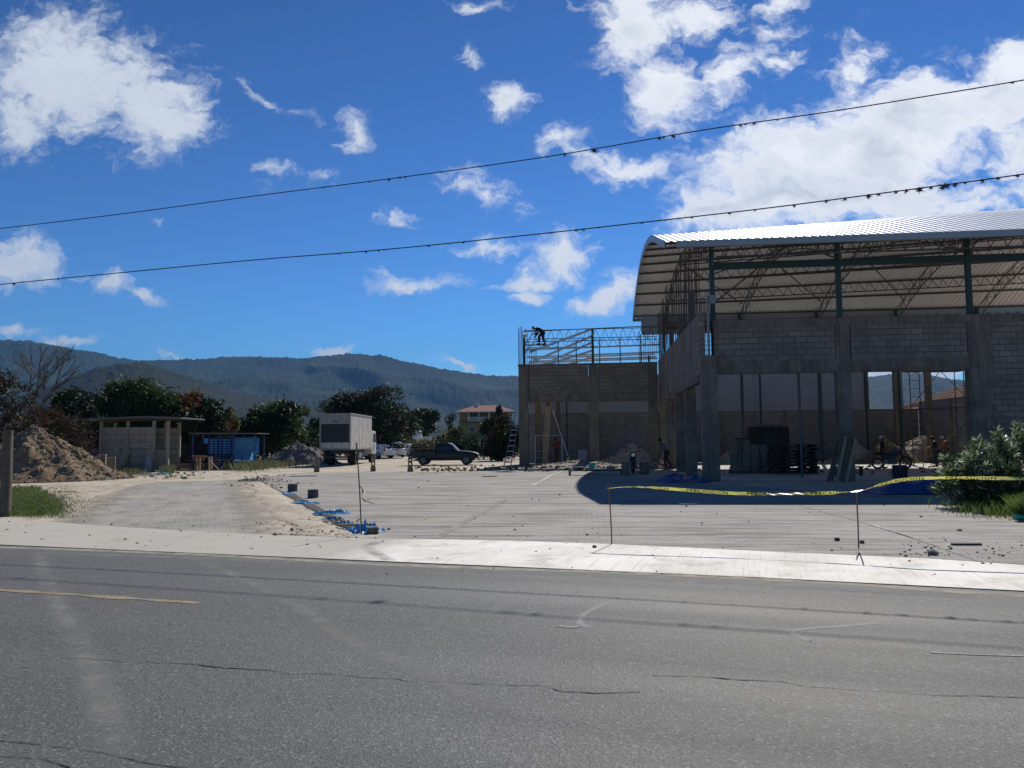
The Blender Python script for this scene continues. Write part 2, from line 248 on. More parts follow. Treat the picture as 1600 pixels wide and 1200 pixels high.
# ------------------------------------------------------------------ mesh helpers
class MB:
    def __init__(s): s.v = []; s.f = []
    def add(s, vs, fs):
        o = len(s.v); s.v += [tuple(x) for x in vs]; s.f += [tuple(i + o for i in f) for f in fs]; return s
    def box(s, x0, x1, y0, y1, z0, z1):
        return s.add([(x, y, z) for z in (z0, z1) for y in (y0, y1) for x in (x0, x1)],
                     [(0, 2, 3, 1), (4, 5, 7, 6), (0, 1, 5, 4), (2, 6, 7, 3), (0, 4, 6, 2), (1, 3, 7, 5)])
    def bar(s, p, q, w, h=None, up=(0, 0, 1)):
        h = h or w; p = Vector(p); q = Vector(q); d = (q - p).normalized(); u = Vector(up)
        if abs(d.dot(u)) > .98: u = Vector((1, 0, 0))
        a = d.cross(u).normalized() * w / 2; b = d.cross(a).normalized() * h / 2
        vs = [t + i * a + j * b for t in (p, q) for (i, j) in ((-1, -1), (1, -1), (1, 1), (-1, 1))]
        return s.add(vs, [(0, 1, 2, 3), (7, 6, 5, 4), (0, 4, 5, 1), (1, 5, 6, 2), (2, 6, 7, 3), (3, 7, 4, 0)])
    def tube(s, pts, rad, n=8, cap=True):
        pts = [Vector(p) for p in pts]
        if isinstance(rad, (int, float)): rad = [rad] * len(pts)
        o = len(s.v); u = None
        for i, p in enumerate(pts):
            d = (pts[min(i + 1, len(pts) - 1)] - pts[max(i - 1, 0)]).normalized()
            if u is None:
                u = d.cross(Vector((0, 0, 1)));
                if u.length < .1: u = Vector((1, 0, 0))
            u = (u - d * u.dot(d)).normalized(); w = d.cross(u)
            for k in range(n):
                t = 2 * math.pi * k / n; s.v.append(tuple(p + (u * math.cos(t) + w * math.sin(t)) * rad[i]))
        for i in range(len(pts) - 1):
            for k in range(n):
                a = o + i * n + k; b = o + i * n + (k + 1) % n; s.f.append((a, b, b + n, a + n))
        if cap:
            s.f.append(tuple(o + k for k in range(n))[::-1]); s.f.append(tuple(o + (len(pts) - 1) * n + k for k in range(n)))
        return s
    def poly(s, pts): o = len(s.v); s.v += [tuple(p) for p in pts]; s.f.append(tuple(range(o, o + len(pts)))); return s
    def prism(s, pts, axis, a, b):      # 2D outline pushed along an axis
        def P(p, t): return {'x': (t, p[0], p[1]), 'y': (p[0], t, p[1]), 'z': (p[0], p[1], t)}[axis]
        n = len(pts); vs = [P(p, a) for p in pts] + [P(p, b) for p in pts]
        return s.add(vs, [tuple(range(n)), tuple(range(2 * n - 1, n - 1, -1))] + [(i, (i + n), (i + 1) % n + n, (i + 1) % n) for i in range(n)])
    def torus(s, c, R0, r, axis='y', n=20, k=8):
        o = len(s.v)
        for i in range(n):
            t = 2 * math.pi * i / n
            for j in range(k):
                p = 2 * math.pi * j / k; rr = R0 + r * math.cos(p); h = r * math.sin(p)
                q = {'y': (rr * math.cos(t), h, rr * math.sin(t)), 'z': (rr * math.cos(t), rr * math.sin(t), h), 'x': (h, rr * math.cos(t), rr * math.sin(t))}[axis]
                s.v.append((c[0] + q[0], c[1] + q[1], c[2] + q[2]))
        for i in range(n):
            for j in range(k): s.f.append((o + i * k + j, o + ((i + 1) % n) * k + j, o + ((i + 1) % n) * k + (j + 1) % k, o + i * k + (j + 1) % k))
        return s
    def rock(s, c, r, sq=.7, seed=0):
        rn = random.Random(seed); o = len(s.v); rows = [(0, 1)] ; n = 6
        vs = [(0, 0, 1)] + [(math.cos(2 * math.pi * k / n + ph) * math.sin(th), math.sin(2 * math.pi * k / n + ph) * math.sin(th), math.cos(th)) for th, ph in ((.9, 0), (1.9, .5)) for k in range(n)] + [(0, 0, -1)]
        vs = [Vector(v) * rn.uniform(.75, 1.15) for v in vs]; rot = Euler((rn.uniform(0, .6), rn.uniform(0, .6), rn.uniform(0, 6))).to_matrix()
        vs = [rot @ v for v in vs]
        fs = [(0, 1 + k, 1 + (k + 1) % n) for k in range(n)]
        for k in range(n):
            a, b, c2, d = 1 + k, 1 + (k + 1) % n, 1 + n + k, 1 + n + (k + 1) % n
            fs += [(a, c2, b), (b, c2, d)]
        fs += [(1 + n + k, 2 * n + 1, 1 + n + (k + 1) % n) for k in range(n)]
        return s.add([(c[0] + v.x * r, c[1] + v.y * r, c[2] + v.z * r * sq) for v in vs], fs)
    def build(s, name, m, parent=None, smooth=False, sharp=35, bevel=0, label=None):
        me = bpy.data.meshes.new(name); me.from_pydata(s.v, [], s.f); me.update()
        uvl = me.uv_layers.new(name='UVMap'); nl = len(me.loops)
        co = np.empty(len(me.vertices) * 3); me.vertices.foreach_get('co', co); co = co.reshape(-1, 3)
        vi = np.empty(nl, int); me.loops.foreach_get('vertex_index', vi)
        nf = len(me.polygons); nor = np.empty(nf * 3); me.polygons.foreach_get('normal', nor); nor = np.abs(nor.reshape(-1, 3))
        tot = np.empty(nf, int); me.polygons.foreach_get('loop_total', tot)
        ax = np.repeat(nor.argmax(1), tot); c = co[vi]
        uv = np.where((ax == 0)[:, None], c[:, [1, 2]], np.where((ax == 1)[:, None], c[:, [0, 2]], c[:, [0, 1]]))
        uvl.data.foreach_set('uv', uv.ravel())
        if smooth:
            me.polygons.foreach_set('use_smooth', np.ones(nf, bool))
            if sharp: me.set_sharp_from_angle(angle=R(sharp))
        me.materials.append(M[m] if isinstance(m, str) else m)
        o = bpy.data.objects.new(name, me); COL.objects.link(o)
        if parent is not None: o.parent = parent
        if bevel:
            b = o.modifiers.new('bevel', 'BEVEL'); b.width = bevel; b.segments = 2; b.limit_method = 'ANGLE'; b.angle_limit = R(40)
        if label: o['label'] = label
        return o

def tag(o, label, cat, group=None, kind=None):
    if label: o['label'] = label
    if cat: o['category'] = cat
    if group: o['group'] = group
    if kind: o['kind'] = kind
    return o
def thing(name, loc, rz, label, cat, group=None):
    o = bpy.data.objects.new(name, None); COL.objects.link(o); o.location = loc; o.rotation_euler = (0, 0, rz)
    o.empty_display_size = .3
    return tag(o, label, cat, group)
def struct(o): o['kind'] = 'structure'; return o
def copy_tree(o, label=None, parent=None):
    c = o.copy(); COL.objects.link(c); c.parent = parent
    if label: c['label'] = label
    for ch in [x for x in bpy.data.objects if x.parent == o]: copy_tree(ch, None, c)
    return c
def sheet(name, pts, z, m, rz=0, org=(0, 0)):
    # flat polygon; its own frame is turned by rz so that courses run with it
    c, s_ = math.cos(-rz), math.sin(-rz); mb = MB()
    mb.poly([((p[0] - org[0]) * c - (p[1] - org[1]) * s_, (p[0] - org[0]) * s_ + (p[1] - org[1]) * c, 0) for p in pts])
    o = mb.build(name, m); o.location = (org[0], org[1], z); o.rotation_euler = (0, 0, rz)
    return struct(o)
def fbm(x, y, z=0., o=5, h=1.0, l=2.0): return mnoise.fractal(Vector((x, y, z)), h, l, o)

# ------------------------------------------------------------------ ground, road, paving
def ground_mat():
    m = bpy.data.materials.new('sandy_ground'); m.use_nodes = True; nt = m.node_tree; N = nt.nodes; L = nt.links; bs = N['Principled BSDF']
    bs.inputs['Roughness'].default_value = .95; bs.inputs['Specular IOR Level'].default_value = .1
    tc = N.new('ShaderNodeTexCoord')
    def ns(s, d=6, r=.6):
        n = N.new('ShaderNodeTexNoise'); n.inputs['Scale'].default_value = s; n.inputs['Detail'].default_value = d; n.inputs['Roughness'].default_value = r; L.new(tc.outputs['Object'], n.inputs['Vector']); return n
    def ramp(src, lo, hi):
        n = N.new('ShaderNodeMapRange'); L.new(src, n.inputs[0]); n.inputs[1].default_value = lo; n.inputs[2].default_value = hi; return n.outputs[0]
    def mix(f, a, b):
        n = N.new('ShaderNodeMix'); n.data_type = 'RGBA'; L.new(f, n.inputs[0])
        for i, x in ((6, a), (7, b)):
            if isinstance(x, tuple): n.inputs[i].default_value = x + (1,)
            else: L.new(x, n.inputs[i])
        return n.outputs[2]
    c = mix(ramp(ns(.35).outputs['Fac'], .4, .62), (.50, .445, .355), (.36, .315, .245))
    c = mix(ramp(ns(2.2, 8, .7).outputs['Fac'], .47, .66), c, (.25, .215, .165))
    c = mix(ramp(ns(14, 6, .7).outputs['Fac'], .5, .72), c, (.60, .54, .45))
    # beyond the site the land is dry scrub
    sep = N.new('ShaderNodeSeparateXYZ'); L.new(tc.outputs['Object'], sep.inputs[0])
    le = N.new('ShaderNodeVectorMath'); le.operation = 'LENGTH'; L.new(tc.outputs['Object'], le.inputs[0])
    c = mix(ramp(le.outputs['Value'], 90, 170), c, (.10, .10, .05))
    L.new(c, bs.inputs['Base Color'])
    b = N.new('ShaderNodeBump'); b.inputs['Strength'].default_value = .7; b.inputs['Distance'].default_value = .04; L.new(ns(9, 8, .7).outputs['Fac'], b.inputs['Height']); L.new(b.outputs[0], bs.inputs['Normal'])
    return m
M['ground'] = ground_mat()
def asphalt_mat():
    m = bpy.data.materials.new('asphalt'); m.use_nodes = True; nt = m.node_tree; N = nt.nodes; L = nt.links; bs = N['Principled BSDF']
    bs.inputs['Specular IOR Level'].default_value = .35
    tc = N.new('ShaderNodeTexCoord')
    def ns(s, d=3, r=.6, sc=None):
        n = N.new('ShaderNodeTexNoise'); n.inputs['Scale'].default_value = s; n.inputs['Detail'].default_value = d; n.inputs['Roughness'].default_value = r
        if sc:
            mp = N.new('ShaderNodeMapping'); mp.inputs['Scale'].default_value = sc; L.new(tc.outputs['Object'], mp.inputs[0]); L.new(mp.outputs[0], n.inputs['Vector'])
        else: L.new(tc.outputs['Object'], n.inputs['Vector'])
        return n.outputs['Fac']
    def ramp(src, lo, hi, a=0, b=1):
        n = N.new('ShaderNodeMapRange'); L.new(src, n.inputs[0]); n.inputs[1].default_value = lo; n.inputs[2].default_value = hi; n.inputs[3].default_value = a; n.inputs[4].default_value = b; return n.outputs[0]
    def mix(f, a, b):
        n = N.new('ShaderNodeMix'); n.data_type = 'RGBA'; L.new(f, n.inputs[0])
        for i, x in ((6, a), (7, b)):
            if isinstance(x, tuple): n.inputs[i].default_value = x + (1,)
            else: L.new(x, n.inputs[i])
        return n.outputs[2]
    c = mix(ramp(ns(.55, 5, .6, (.25, 1.6, 1)), .35, .68), (.076, .078, .075), (.096, .097, .093))
    vor = N.new('ShaderNodeTexVoronoi'); vor.inputs['Scale'].default_value = 66; L.new(tc.outputs['Object'], vor.inputs['Vector'])
    vs = N.new('ShaderNodeSeparateColor'); L.new(vor.outputs['Color'], vs.inputs[0])
    c = mix(ramp(vs.outputs[0], .78, .96, 0, .6), c, (.21, .21, .215))
    c = mix(ramp(vs.outputs[1], .68, .95, 0, .6), c, (.028, .028, .03))
    c = mix(ramp(ns(7, 5, .75), .60, .74, 0, .35), c, (.13, .125, .115))
    # wheel paths run along the road and are a little smoother and darker
    L.new(c, bs.inputs['Base Color'])
    L.new(ramp(ns(.6, 4, .6, (.15, 1.8, 1)), .35, .65, .70, .79), bs.inputs['Roughness'])
    b = N.new('ShaderNodeBump'); b.inputs['Strength'].default_value = .55; b.inputs['Distance'].default_value = .006
    L.new(vor.outputs['Distance'], b.inputs['Height']); L.new(b.outputs[0], bs.inputs['Normal'])
    return m
M['asphalt'] = asphalt_mat()
def apron_mat():
    m = bpy.data.materials.new('broomed_concrete'); m.use_nodes = True; nt = m.node_tree; N = nt.nodes; L = nt.links; bs = N['Principled BSDF']
    bs.inputs['Roughness'].default_value = .85; bs.inputs['Specular IOR Level'].default_value = .25
    tc = N.new('ShaderNodeTexCoord')
    def ns(s, d, r, sc=(1, 1, 1), rz=0):
        mp = N.new('ShaderNodeMapping'); mp.inputs['Scale'].default_value = sc; mp.inputs['Rotation'].default_value = (0, 0, rz); L.new(tc.outputs['Object'], mp.inputs[0])
        n = N.new('ShaderNodeTexNoise'); n.inputs['Scale'].default_value = s; n.inputs['Detail'].default_value = d; n.inputs['Roughness'].default_value = r; L.new(mp.outputs[0], n.inputs['Vector']); return n.outputs['Fac']
    def ramp(src, lo, hi, a=0, b=1):
        n = N.new('ShaderNodeMapRange'); L.new(src, n.inputs[0]); n.inputs[1].default_value = lo; n.inputs[2].default_value = hi; n.inputs[3].default_value = a; n.inputs[4].default_value = b; return n.outputs[0]
    def mix(f, a, b):
        n = N.new('ShaderNodeMix'); n.data_type = 'RGBA'; L.new(f, n.inputs[0])
        for i, x in ((6, a), (7, b)):
            if isinstance(x, tuple): n.inputs[i].default_value = x + (1,)
            else: L.new(x, n.inputs[i])
        return n.outputs[2]
    c = mix(ramp(ns(.7, 6, .6), .38, .62), (.80, .77, .71), (.66, .63, .57))
    # older, dustier slab west of the joint
    sep = N.new('ShaderNodeSeparateXYZ'); L.new(tc.outputs['Object'], sep.inputs[0])
    c = mix(ramp(sep.outputs[0], -5.0, -5.9, 0, .85), c, (.36, .335, .29))
    c = mix(ramp(ns(1.3, 7, .7), .52, .66, 0, .5), c, (.33, .28, .22))
    # broom marks, across the strip; turned a little from stroke to stroke
    c = mix(ramp(ns(2.0, 5, .65, (22, .35, 1), R(4)), .54, .68, 0, .55), c, (.30, .28, .25))
    c = mix(ramp(ns(30, 3, .6), .64, .72, 0, .6), c, (.2, .18, .16))
    L.new(c, bs.inputs['Base Color'])
    b = N.new('ShaderNodeBump'); b.inputs['Strength'].default_value = .5; b.inputs['Distance'].default_value = .01; L.new(ns(2.0, 5, .65, (22, .35, 1), R(4)), b.inputs['Height']); L.new(b.outputs[0], bs.inputs['Normal'])
    return m
M['apron'] = apron_mat()
def paver_mat(name, c1, c2, dust, dustamt, bw, rh, streak, sk=1.0):
    m = brick_mat(name, c1, c2, (.185, .172, .152), bw, rh, .010, rough=.9, bump=.6, coordnode='Object', stain=None, off=.5)
    nt = m.node_tree; N = nt.nodes; L = nt.links; bs = N['Principled BSDF']; tc = N['Texture Coordinate']
    src = bs.inputs['Base Color'].links[0].from_socket
    def lay(src, s, d, r, sc, lo, hi, amt, col):
        mp = N.new('ShaderNodeMapping'); mp.inputs['Scale'].default_value = sc; L.new(tc.outputs['Object'], mp.inputs[0])
        n = N.new('ShaderNodeTexNoise'); n.inputs['Scale'].default_value = s; n.inputs['Detail'].default_value = d; n.inputs['Roughness'].default_value = r; L.new(mp.outputs[0], n.inputs['Vector'])
        q = N.new('ShaderNodeMapRange'); L.new(n.outputs['Fac'], q.inputs[0]); q.inputs[1].default_value = lo; q.inputs[2].default_value = hi; q.inputs[3].default_value = 0; q.inputs[4].default_value = amt
        x = N.new('ShaderNodeMix'); x.data_type = 'RGBA'; L.new(q.outputs[0], x.inputs[0]); L.new(src, x.inputs[6]); x.inputs[7].default_value = col + (1,)
        return x.outputs[2]
    src = lay(src, .5, 6, .65, (1, 1, 1), .36, .62, dustamt, dust)
    src = lay(src, 1.0, 7, .7, streak, .48, .62, .85 * sk, (.125, .112, .098))
    src = lay(src, 1.7, 7, .7, streak, .52, .66, .85 * sk, (.42, .385, .33))
    src = lay(src, 5, 6, .7, (1, 1, 1), .60, .74, .7, (.13, .115, .10))
    src = lay(src, .8, 9, .75, (.14, 1.6, 1), .53, .68, .55 * sk, (.15, .137, .12))
    src = lay(src, 3.5, 6, .7, (.3, 3.0, 1), .56, .68, .6 * sk, (.12, .11, .098))
    L.new(src, bs.inputs['Base Color'])
    return m
M['pavers'] = paver_mat('grey_pavers', (.32, .31, .292), (.245, .238, .225), (.38, .36, .325), .8, .24, .12, (.30, 3.2, 1))
M['pavers_drive'] = paver_mat('driveway_pavers', (.30, .29, .27), (.225, .22, .205), (.38, .345, .29), .7, .26, .26, (1.6, .35, 1), .4)

def lay_ground():
    o = MB().poly([(-8500, -8500, 0), (8500, -8500, 0), (8500, 8500, 0), (-8500, 8500, 0)]).build('ground', 'ground'); o.location.z = -.02; struct(o)
    th = R(-17.5)                                       # the road runs this way
    r = Vector((math.cos(th), math.sin(th))); n = Vector((-math.sin(th), math.cos(th)))
    def P(s, t): return r * s + n * t
    # asphalt: near edge behind the camera, far edge at 9.45
    o = sheet('road', [P(-300, -3.2), P(300, -3.2), P(300, 8.6), P(14, 8.95), P(7, 9.05), P(3, 9.3), P(0, 9.45), P(-4, 9.47), P(-12, 9.5), P(-30, 9.6), P(-300, 9.6)], 0, 'asphalt', th)
    o = sheet('verge', [P(-300, -6), P(300, -6), P(300, -3.2), P(-300, -3.2)], -.004, 'ground', th)
    # concrete apron
    back = [G(*p) for p in [(-260, 786), (0, 811), (100, 817), (180, 823), (280, 829), (380, 834), (480, 838), (590, 842), (700, 843), (800, 845), (950, 850), (1100, 857), (1200, 862), (1340, 868), (1450, 873), (1600, 883), (1800, 892)]]
    o = sheet('concrete_apron', [(p.x, p.y) for p in back] + [P(26, 9.2), P(14, 9.0), P(7, 9.1), P(3, 9.35), P(0, 9.5), P(-4, 9.52), P(-12, 9.55), P(-24, 9.65)], .004, 'apron', th)
    return P
ROADP = lay_ground()
A58 = R(5.8)
B0 = Vector((7.54, 30.48, 0))
U = Vector((math.cos(A58), -math.sin(A58), 0)); V = Vector((math.sin(A58), math.cos(A58), 0))
def W(u, v, z=0): return B0 + U * u + V * v + Vector((0, 0, z))
def xy(l): return [(p.x, p.y) for p in l]
# forecourt of pavers, courses parallel to the hall
fc = [G(590, 842), G(575, 832), G(520, 806), G(470, 783), G(430, 763), G(400, 747), G(440, 741), G(500, 739), G(620, 737.5), G(720, 737), G(800, 736), G(880, 735), G(960, 741), G(1090, 756), G(1200, 762), G(1420, 776), G(1500, 797), G(1640, 830), G(1640, 884), G(1600, 882), G(1450, 872.5), G(1340, 867.5), G(1200, 861.5), G(1100, 856.5), G(950, 849.5), G(800, 844.5), G(700, 842.5)]
sheet('forecourt', xy(fc), .0015, 'pavers', -A58)
# driveway, courses running with it
dv = [G(170, 823), G(95, 816), G(120, 800), G(160, 783), G(215, 768), G(250, 757), G(290, 750), G(350, 747), G(375, 760), G(395, 775), G(400, 800), G(430, 834), G(380, 833.5), G(280, 828.5)]
def fade_edges(m, lim):
    # the courses vanish under blown sand towards the borders; lim = (x0, x1, y0, y1) in the paving's own frame
    nt = m.node_tree; N = nt.nodes; L = nt.links; tc = N['Texture Coordinate']; sep = N.new('ShaderNodeSeparateXYZ'); L.new(tc.outputs['Object'], sep.inputs[0])
    n = N.new('ShaderNodeTexNoise'); n.inputs['Scale'].default_value = 1.1; n.inputs['Detail'].default_value = 8; n.inputs['Roughness'].default_value = .7; L.new(tc.outputs['Object'], n.inputs['Vector'])
    def M_(op, a, b):
        q = N.new('ShaderNodeMath'); q.operation = op
        for i, x in enumerate((a, b)):
            if isinstance(x, (int, float)): q.inputs[i].default_value = x
            else: L.new(x, q.inputs[i])
        return q.outputs[0]
    d = None
    for ax, lo, hi in ((0, lim[0], lim[1]), (1, lim[2], lim[3])):
        for v, s in ((lo, 1), (hi, -1)):
            if v is None: continue
            e = M_('MULTIPLY', M_('SUBTRACT', sep.outputs[ax], v), s); d = e if d is None else M_('MINIMUM', d, e)
    f = M_('ADD', d, M_('MULTIPLY', M_('SUBTRACT', n.outputs['Fac'], .50), 2.6)); r = N.new('ShaderNodeMapRange'); L.new(f, r.inputs[0]); r.inputs[1].default_value = -.2; r.inputs[2].default_value = .9
    tr = N.new('ShaderNodeBsdfTransparent'); ms = N.new('ShaderNodeMixShader'); L.new(r.outputs[0], ms.inputs[0]); L.new(tr.outputs[0], ms.inputs[1]); L.new(N['Principled BSDF'].outputs[0], ms.inputs[2]); L.new(ms.outputs[0], N['Material Output'].inputs[0])
def local_lim(pts, rz):
    c, s_ = math.cos(-rz), math.sin(-rz); q = [(x * c - y * s_, x * s_ + y * c) for x, y in pts]; return min(a for a, b in q), max(a for a, b in q), min(b for a, b in q), max(b for a, b in q)
dv = [G(205, 825), G(60, 815), G(80, 798), G(130, 779), G(190, 764), G(235, 752), G(290, 744), G(360, 741), G(395, 750), G(405, 768), G(425, 795), G(470, 836.5), G(380, 833.5), G(280, 828.5)]
l = local_lim(xy(dv), R(21.5)); fade_edges(M['pavers_drive'], (l[0] + .5, l[1] - .5, None, l[3] - 7))
sheet('driveway', xy(dv), -.004, 'pavers_drive', R(21.5))
# seams in the paving: thin cast strips
def seam(name, pts, w, m, z=.0055):
    mb = MB(); P = [G(*p, z) for p in pts]
    for a, b in zip(P[:-1], P[1:]):
        d = (b - a).normalized(); s = Vector((-d.y, d.x, 0)) * w / 2
        mb.poly([a + s, a - s, b - s, b + s])
    return struct(mb.build(name, m))
M['seam'] = mat('seam_mortar', (.17, .16, .145), .95, (.30, .28, .25), 2.5, .9)
M['seam_white'] = mat('white_mortar', (.62, .60, .56), .95, (.3, .28, .25), 1.8, .9)
seam('paving_seam', [(678, 842), (715, 822), (755, 800), (800, 776)], .16, 'seam')
seam('paving_seam', [(832, 758), (848, 750), (864, 741), (880, 736)], .10, 'seam_white')
seam('paving_seam', [(1240, 788), (1320, 808), (1390, 829), (1460, 852), (1530, 877)], .05, 'seam')
seam('paving_seam', [(1365, 820), (1400, 832), (1430, 841)], .06, 'seam_white')
seam('paving_seam', [(640, 786.5), (900, 786), (1400, 788)], .09, 'seam')
# heap of soil left of the paved edge (low berm) and dirt strip between the two pavings
def berm(name, line, w, h, m, seed=0, label=None):
    P = [G(*p) for p in line]; mb = MB(); nx = 9; pts = []
    cum = [0]
    for a, b in zip(P[:-1], P[1:]): cum.append(cum[-1] + (b - a).length)
    n = max(8, int(cum[-1] / .12)); rows = []
    for i in range(n + 1):
        s = cum[-1] * i / n; k = max(j for j in range(len(P) - 1) if cum[j] <= s + 1e-6); t = (s - cum[k]) / (cum[k + 1] - cum[k]); c = P[k].lerp(P[k + 1], t)
        d = (P[k + 1] - P[k]).normalized(); sd = Vector((-d.y, d.x, 0)); ww = w * (.7 + .5 * fbm(s * .7, seed, 0)) + .05
        row = []
        for j in range(nx):
            q = j / (nx - 1) * 2 - 1; p = c + sd * ww * q / 2
            z = max(0, 1 - q * q) * h * (.75 + .9 * fbm(p.x * 1.3, p.y * 1.3, seed)) * min(1, i / 4, (n - i) / 4) + (.02 * fbm(p.x * 8, p.y * 8, 1) if abs(q) < .9 else 0)
            row.append(len(mb.v)); mb.v.append((p.x, p.y, max(z, -.018) if abs(q) < .99 else -.018))
        rows.append(row)
    for i in range(n):
        for j in range(nx - 1): mb.f.append((rows[i][j], rows[i + 1][j], rows[i + 1][j + 1], rows[i][j + 1]))
    return mb.build(name, m, smooth=True, sharp=0)
struct(berm('dirt_bank', [(545, 838), (505, 829), (470, 812), (440, 792), (415, 770), (395, 753)], 1.1, .045, M['ground'], 3))
struct(berm('dirt_bank', [(590, 838), (560, 838), (500, 836), (440, 832)], .5, .03, M['ground'], 5))
struct(berm('dirt_bank', [(640, 740), (700, 739), (760, 738), (820, 738)], .7, .10, M['ground'], 8))
struct(berm('dirt_bank', [(100, 768), (160, 762), (240, 752), (320, 743), (380, 738)], 1.4, .06, M['ground'], 11))

# road paint, cracks, dusty tyre tracks
def strip(name, pts, w, m, z, jit=0, seed=0):
    mb = MB(); P = [G(*p, z) for p in pts]; rn = random.Random(seed); Q = []
    for a, b in zip(P[:-1], P[1:]):
        k = max(1, int((b - a).length / (.05 if 'crack' in name else .22))) if jit else 1
        for i in range(k): Q.append(a.lerp(b, i / k))
    Q.append(P[-1])
    L_, R_ = [], []
    for i, p in enumerate(Q):
        d = (Q[min(i + 1, len(Q) - 1)] - Q[max(i - 1, 0)]).normalized(); s = Vector((-d.y, d.x, 0)); o = s * (rn.uniform(-jit, jit) * (.35 if 'crack' in name else 1) + (jit * 2.6 * fbm(i * .13, seed, 0) if 'crack' in name else 0))
        ww = w / 2 * (rn.uniform(.4, 1.5) * (max(.45, .9 + 1.2 * fbm(i * .06, seed, 4)) if 'crack' in name else 1) if jit else 1); L_.append(p + o + s * ww); R_.append(p + o - s * ww)
    me_v = []; 
    for i in range(len(Q)): me_v += [tuple(L_[i]), tuple(R_[i])]
    mb.add(me_v, [(2 * i, 2 * i + 1, 2 * i + 3, 2 * i + 2) for i in range(len(Q) - 1)])
    return struct(mb.build(name, m))
strip('lane_marking', [(-40, 919), (100, 928), (220, 936), (312, 942)], .11, 'road_paint', .004, .006, 1)
strip('lane_marking', [(1455, 1019), (1520, 1022), (1680, 1027)], .045, 'road_paint_white', .004, .012, 2)
strip('lane_marking', [(872, 977.5), (893, 979.5), (908, 979)], .07, 'road_paint_white', .004, .01, 3)
for k, pts in enumerate([[(95, 1028), (180, 1032), (260, 1036), (300, 1037), (350, 1044), (420, 1047), (460, 1052), (520, 1053), (560, 1058), (620, 1060), (640, 1064), (720, 1067), (800, 1071), (850, 1071), (880, 1080), (930, 1083), (1000, 1080)],
        [(1020, 1055), (1090, 1058), (1160, 1061), (1220, 1064), (1260, 1073), (1330, 1078), (1400, 1081), (1450, 1086), (1520, 1086), (1600, 1090), (1700, 1096)],
        [(0, 1157), (80, 1164), (150, 1176), (230, 1190), (300, 1202)], [(0, 1181), (60, 1185), (110, 1199)]]):
    strip('road_crack', pts, .007, 'crack', .0035, .010, k)
def track_mat():
    m = bpy.data.materials.new('tyre_dust'); m.use_nodes = True; nt = m.node_tree; N = nt.nodes; L = nt.links; bs = N['Principled BSDF']; out = N['Material Output']
    bs.inputs['Base Color'].default_value = (.29, .285, .275, 1); bs.inputs['Roughness'].default_value = 1; bs.inputs['Specular IOR Level'].default_value = .1
    tc = N.new('ShaderNodeTexCoord'); sep = N.new('ShaderNodeSeparateXYZ'); L.new(tc.outputs['UV'], sep.inputs[0])
    a = N.new('ShaderNodeMath'); a.operation = 'PINGPONG'; a.inputs[1].default_value = .5; L.new(sep.outputs[1], a.inputs[0])
    r = N.new('ShaderNodeMapRange'); r.interpolation_type = 'SMOOTHSTEP'; L.new(a.outputs[0], r.inputs[0]); r.inputs[1].default_value = 0; r.inputs[2].default_value = .45
    e = N.new('ShaderNodeMath'); e.operation = 'PINGPONG'; e.inputs[1].default_value = .5; L.new(sep.outputs[0], e.inputs[0])
    r2 = N.new('ShaderNodeMapRange'); r2.interpolation_type = 'SMOOTHSTEP'; L.new(e.outputs[0], r2.inputs[0]); r2.inputs[1].default_value = 0; r2.inputs[2].default_value = .12
    n = N.new('ShaderNodeTexNoise'); n.inputs['Scale'].default_value = 3.0; n.inputs['Detail'].default_value = 6; n.inputs['Roughness'].default_value = .75; L.new(tc.outputs['Object'], n.inputs['Vector'])
    r3 = N.new('ShaderNodeMapRange'); L.new(n.outputs['Fac'], r3.inputs[0]); r3.inputs[1].default_value = .30; r3.inputs[2].default_value = .66; r3.inputs[4].default_value = .62
    p = N.new('ShaderNodeMath'); p.operation = 'MULTIPLY'; L.new(r.outputs[0], p.inputs[0]); L.new(r2.outputs[0], p.inputs[1])
    q = N.new('ShaderNodeMath'); q.operation = 'MULTIPLY'; L.new(p.outputs[0], q.inputs[0]); L.new(r3.outputs[0], q.inputs[1])
    tr = N.new('ShaderNodeBsdfTransparent'); ms = N.new('ShaderNodeMixShader'); L.new(q.outputs[0], ms.inputs[0]); L.new(tr.outputs[0], ms.inputs[1]); L.new(bs.outputs[0], ms.inputs[2]); L.new(ms.outputs[0], out.inputs[0])
    return m
M['track'] = track_mat()
M['chalk'] = M['track'].copy(); M['chalk'].node_tree.nodes['Principled BSDF'].inputs['Base Color'].default_value = (.50, .50, .49, 1); M['chalk'].node_tree.nodes['Map Range.002'].inputs[1].default_value = .15; M['chalk'].node_tree.nodes['Map Range.002'].inputs[4].default_value = .62
def track(pts, w, z=.0026, m='track'):
    o = strip('tyre_track' if m == 'track' else 'chalk_mark', pts, w, m, z); me = o.data; n = len(me.vertices) // 2; uv = me.uv_layers[0].data
    for l in me.loops: i = l.vertex_index // 2; uv[l.index].uv = (i / (n - 1), float(l.vertex_index % 2) * .998 + .001)
    return o
def curve(pts, n=24):
    out = []; P = [pts[0]] + pts + [pts[-1]]
    for k in range(1, len(P) - 2):
        for i in range(n // (len(P) - 3)):
            t = i / (n // (len(P) - 3)); p0, p1, p2, p3 = P[k - 1:k + 3]
            out.append(tuple(.5 * (2 * p1[j] + (p2[j] - p0[j]) * t + (2 * p0[j] - 5 * p1[j] + 4 * p2[j] - p3[j]) * t * t + (3 * p1[j] - p0[j] - 3 * p2[j] + p3[j]) * t ** 3) for j in (0, 1)))
    return out + [pts[-1]]
track(curve([(60, 858), (70, 900), (100, 960), (140, 1040), (200, 1200)]), .34)
track(curve([(285, 866), (380, 905), (470, 950), (560, 1010), (680, 1060), (800, 1120)]), .30, .0028)
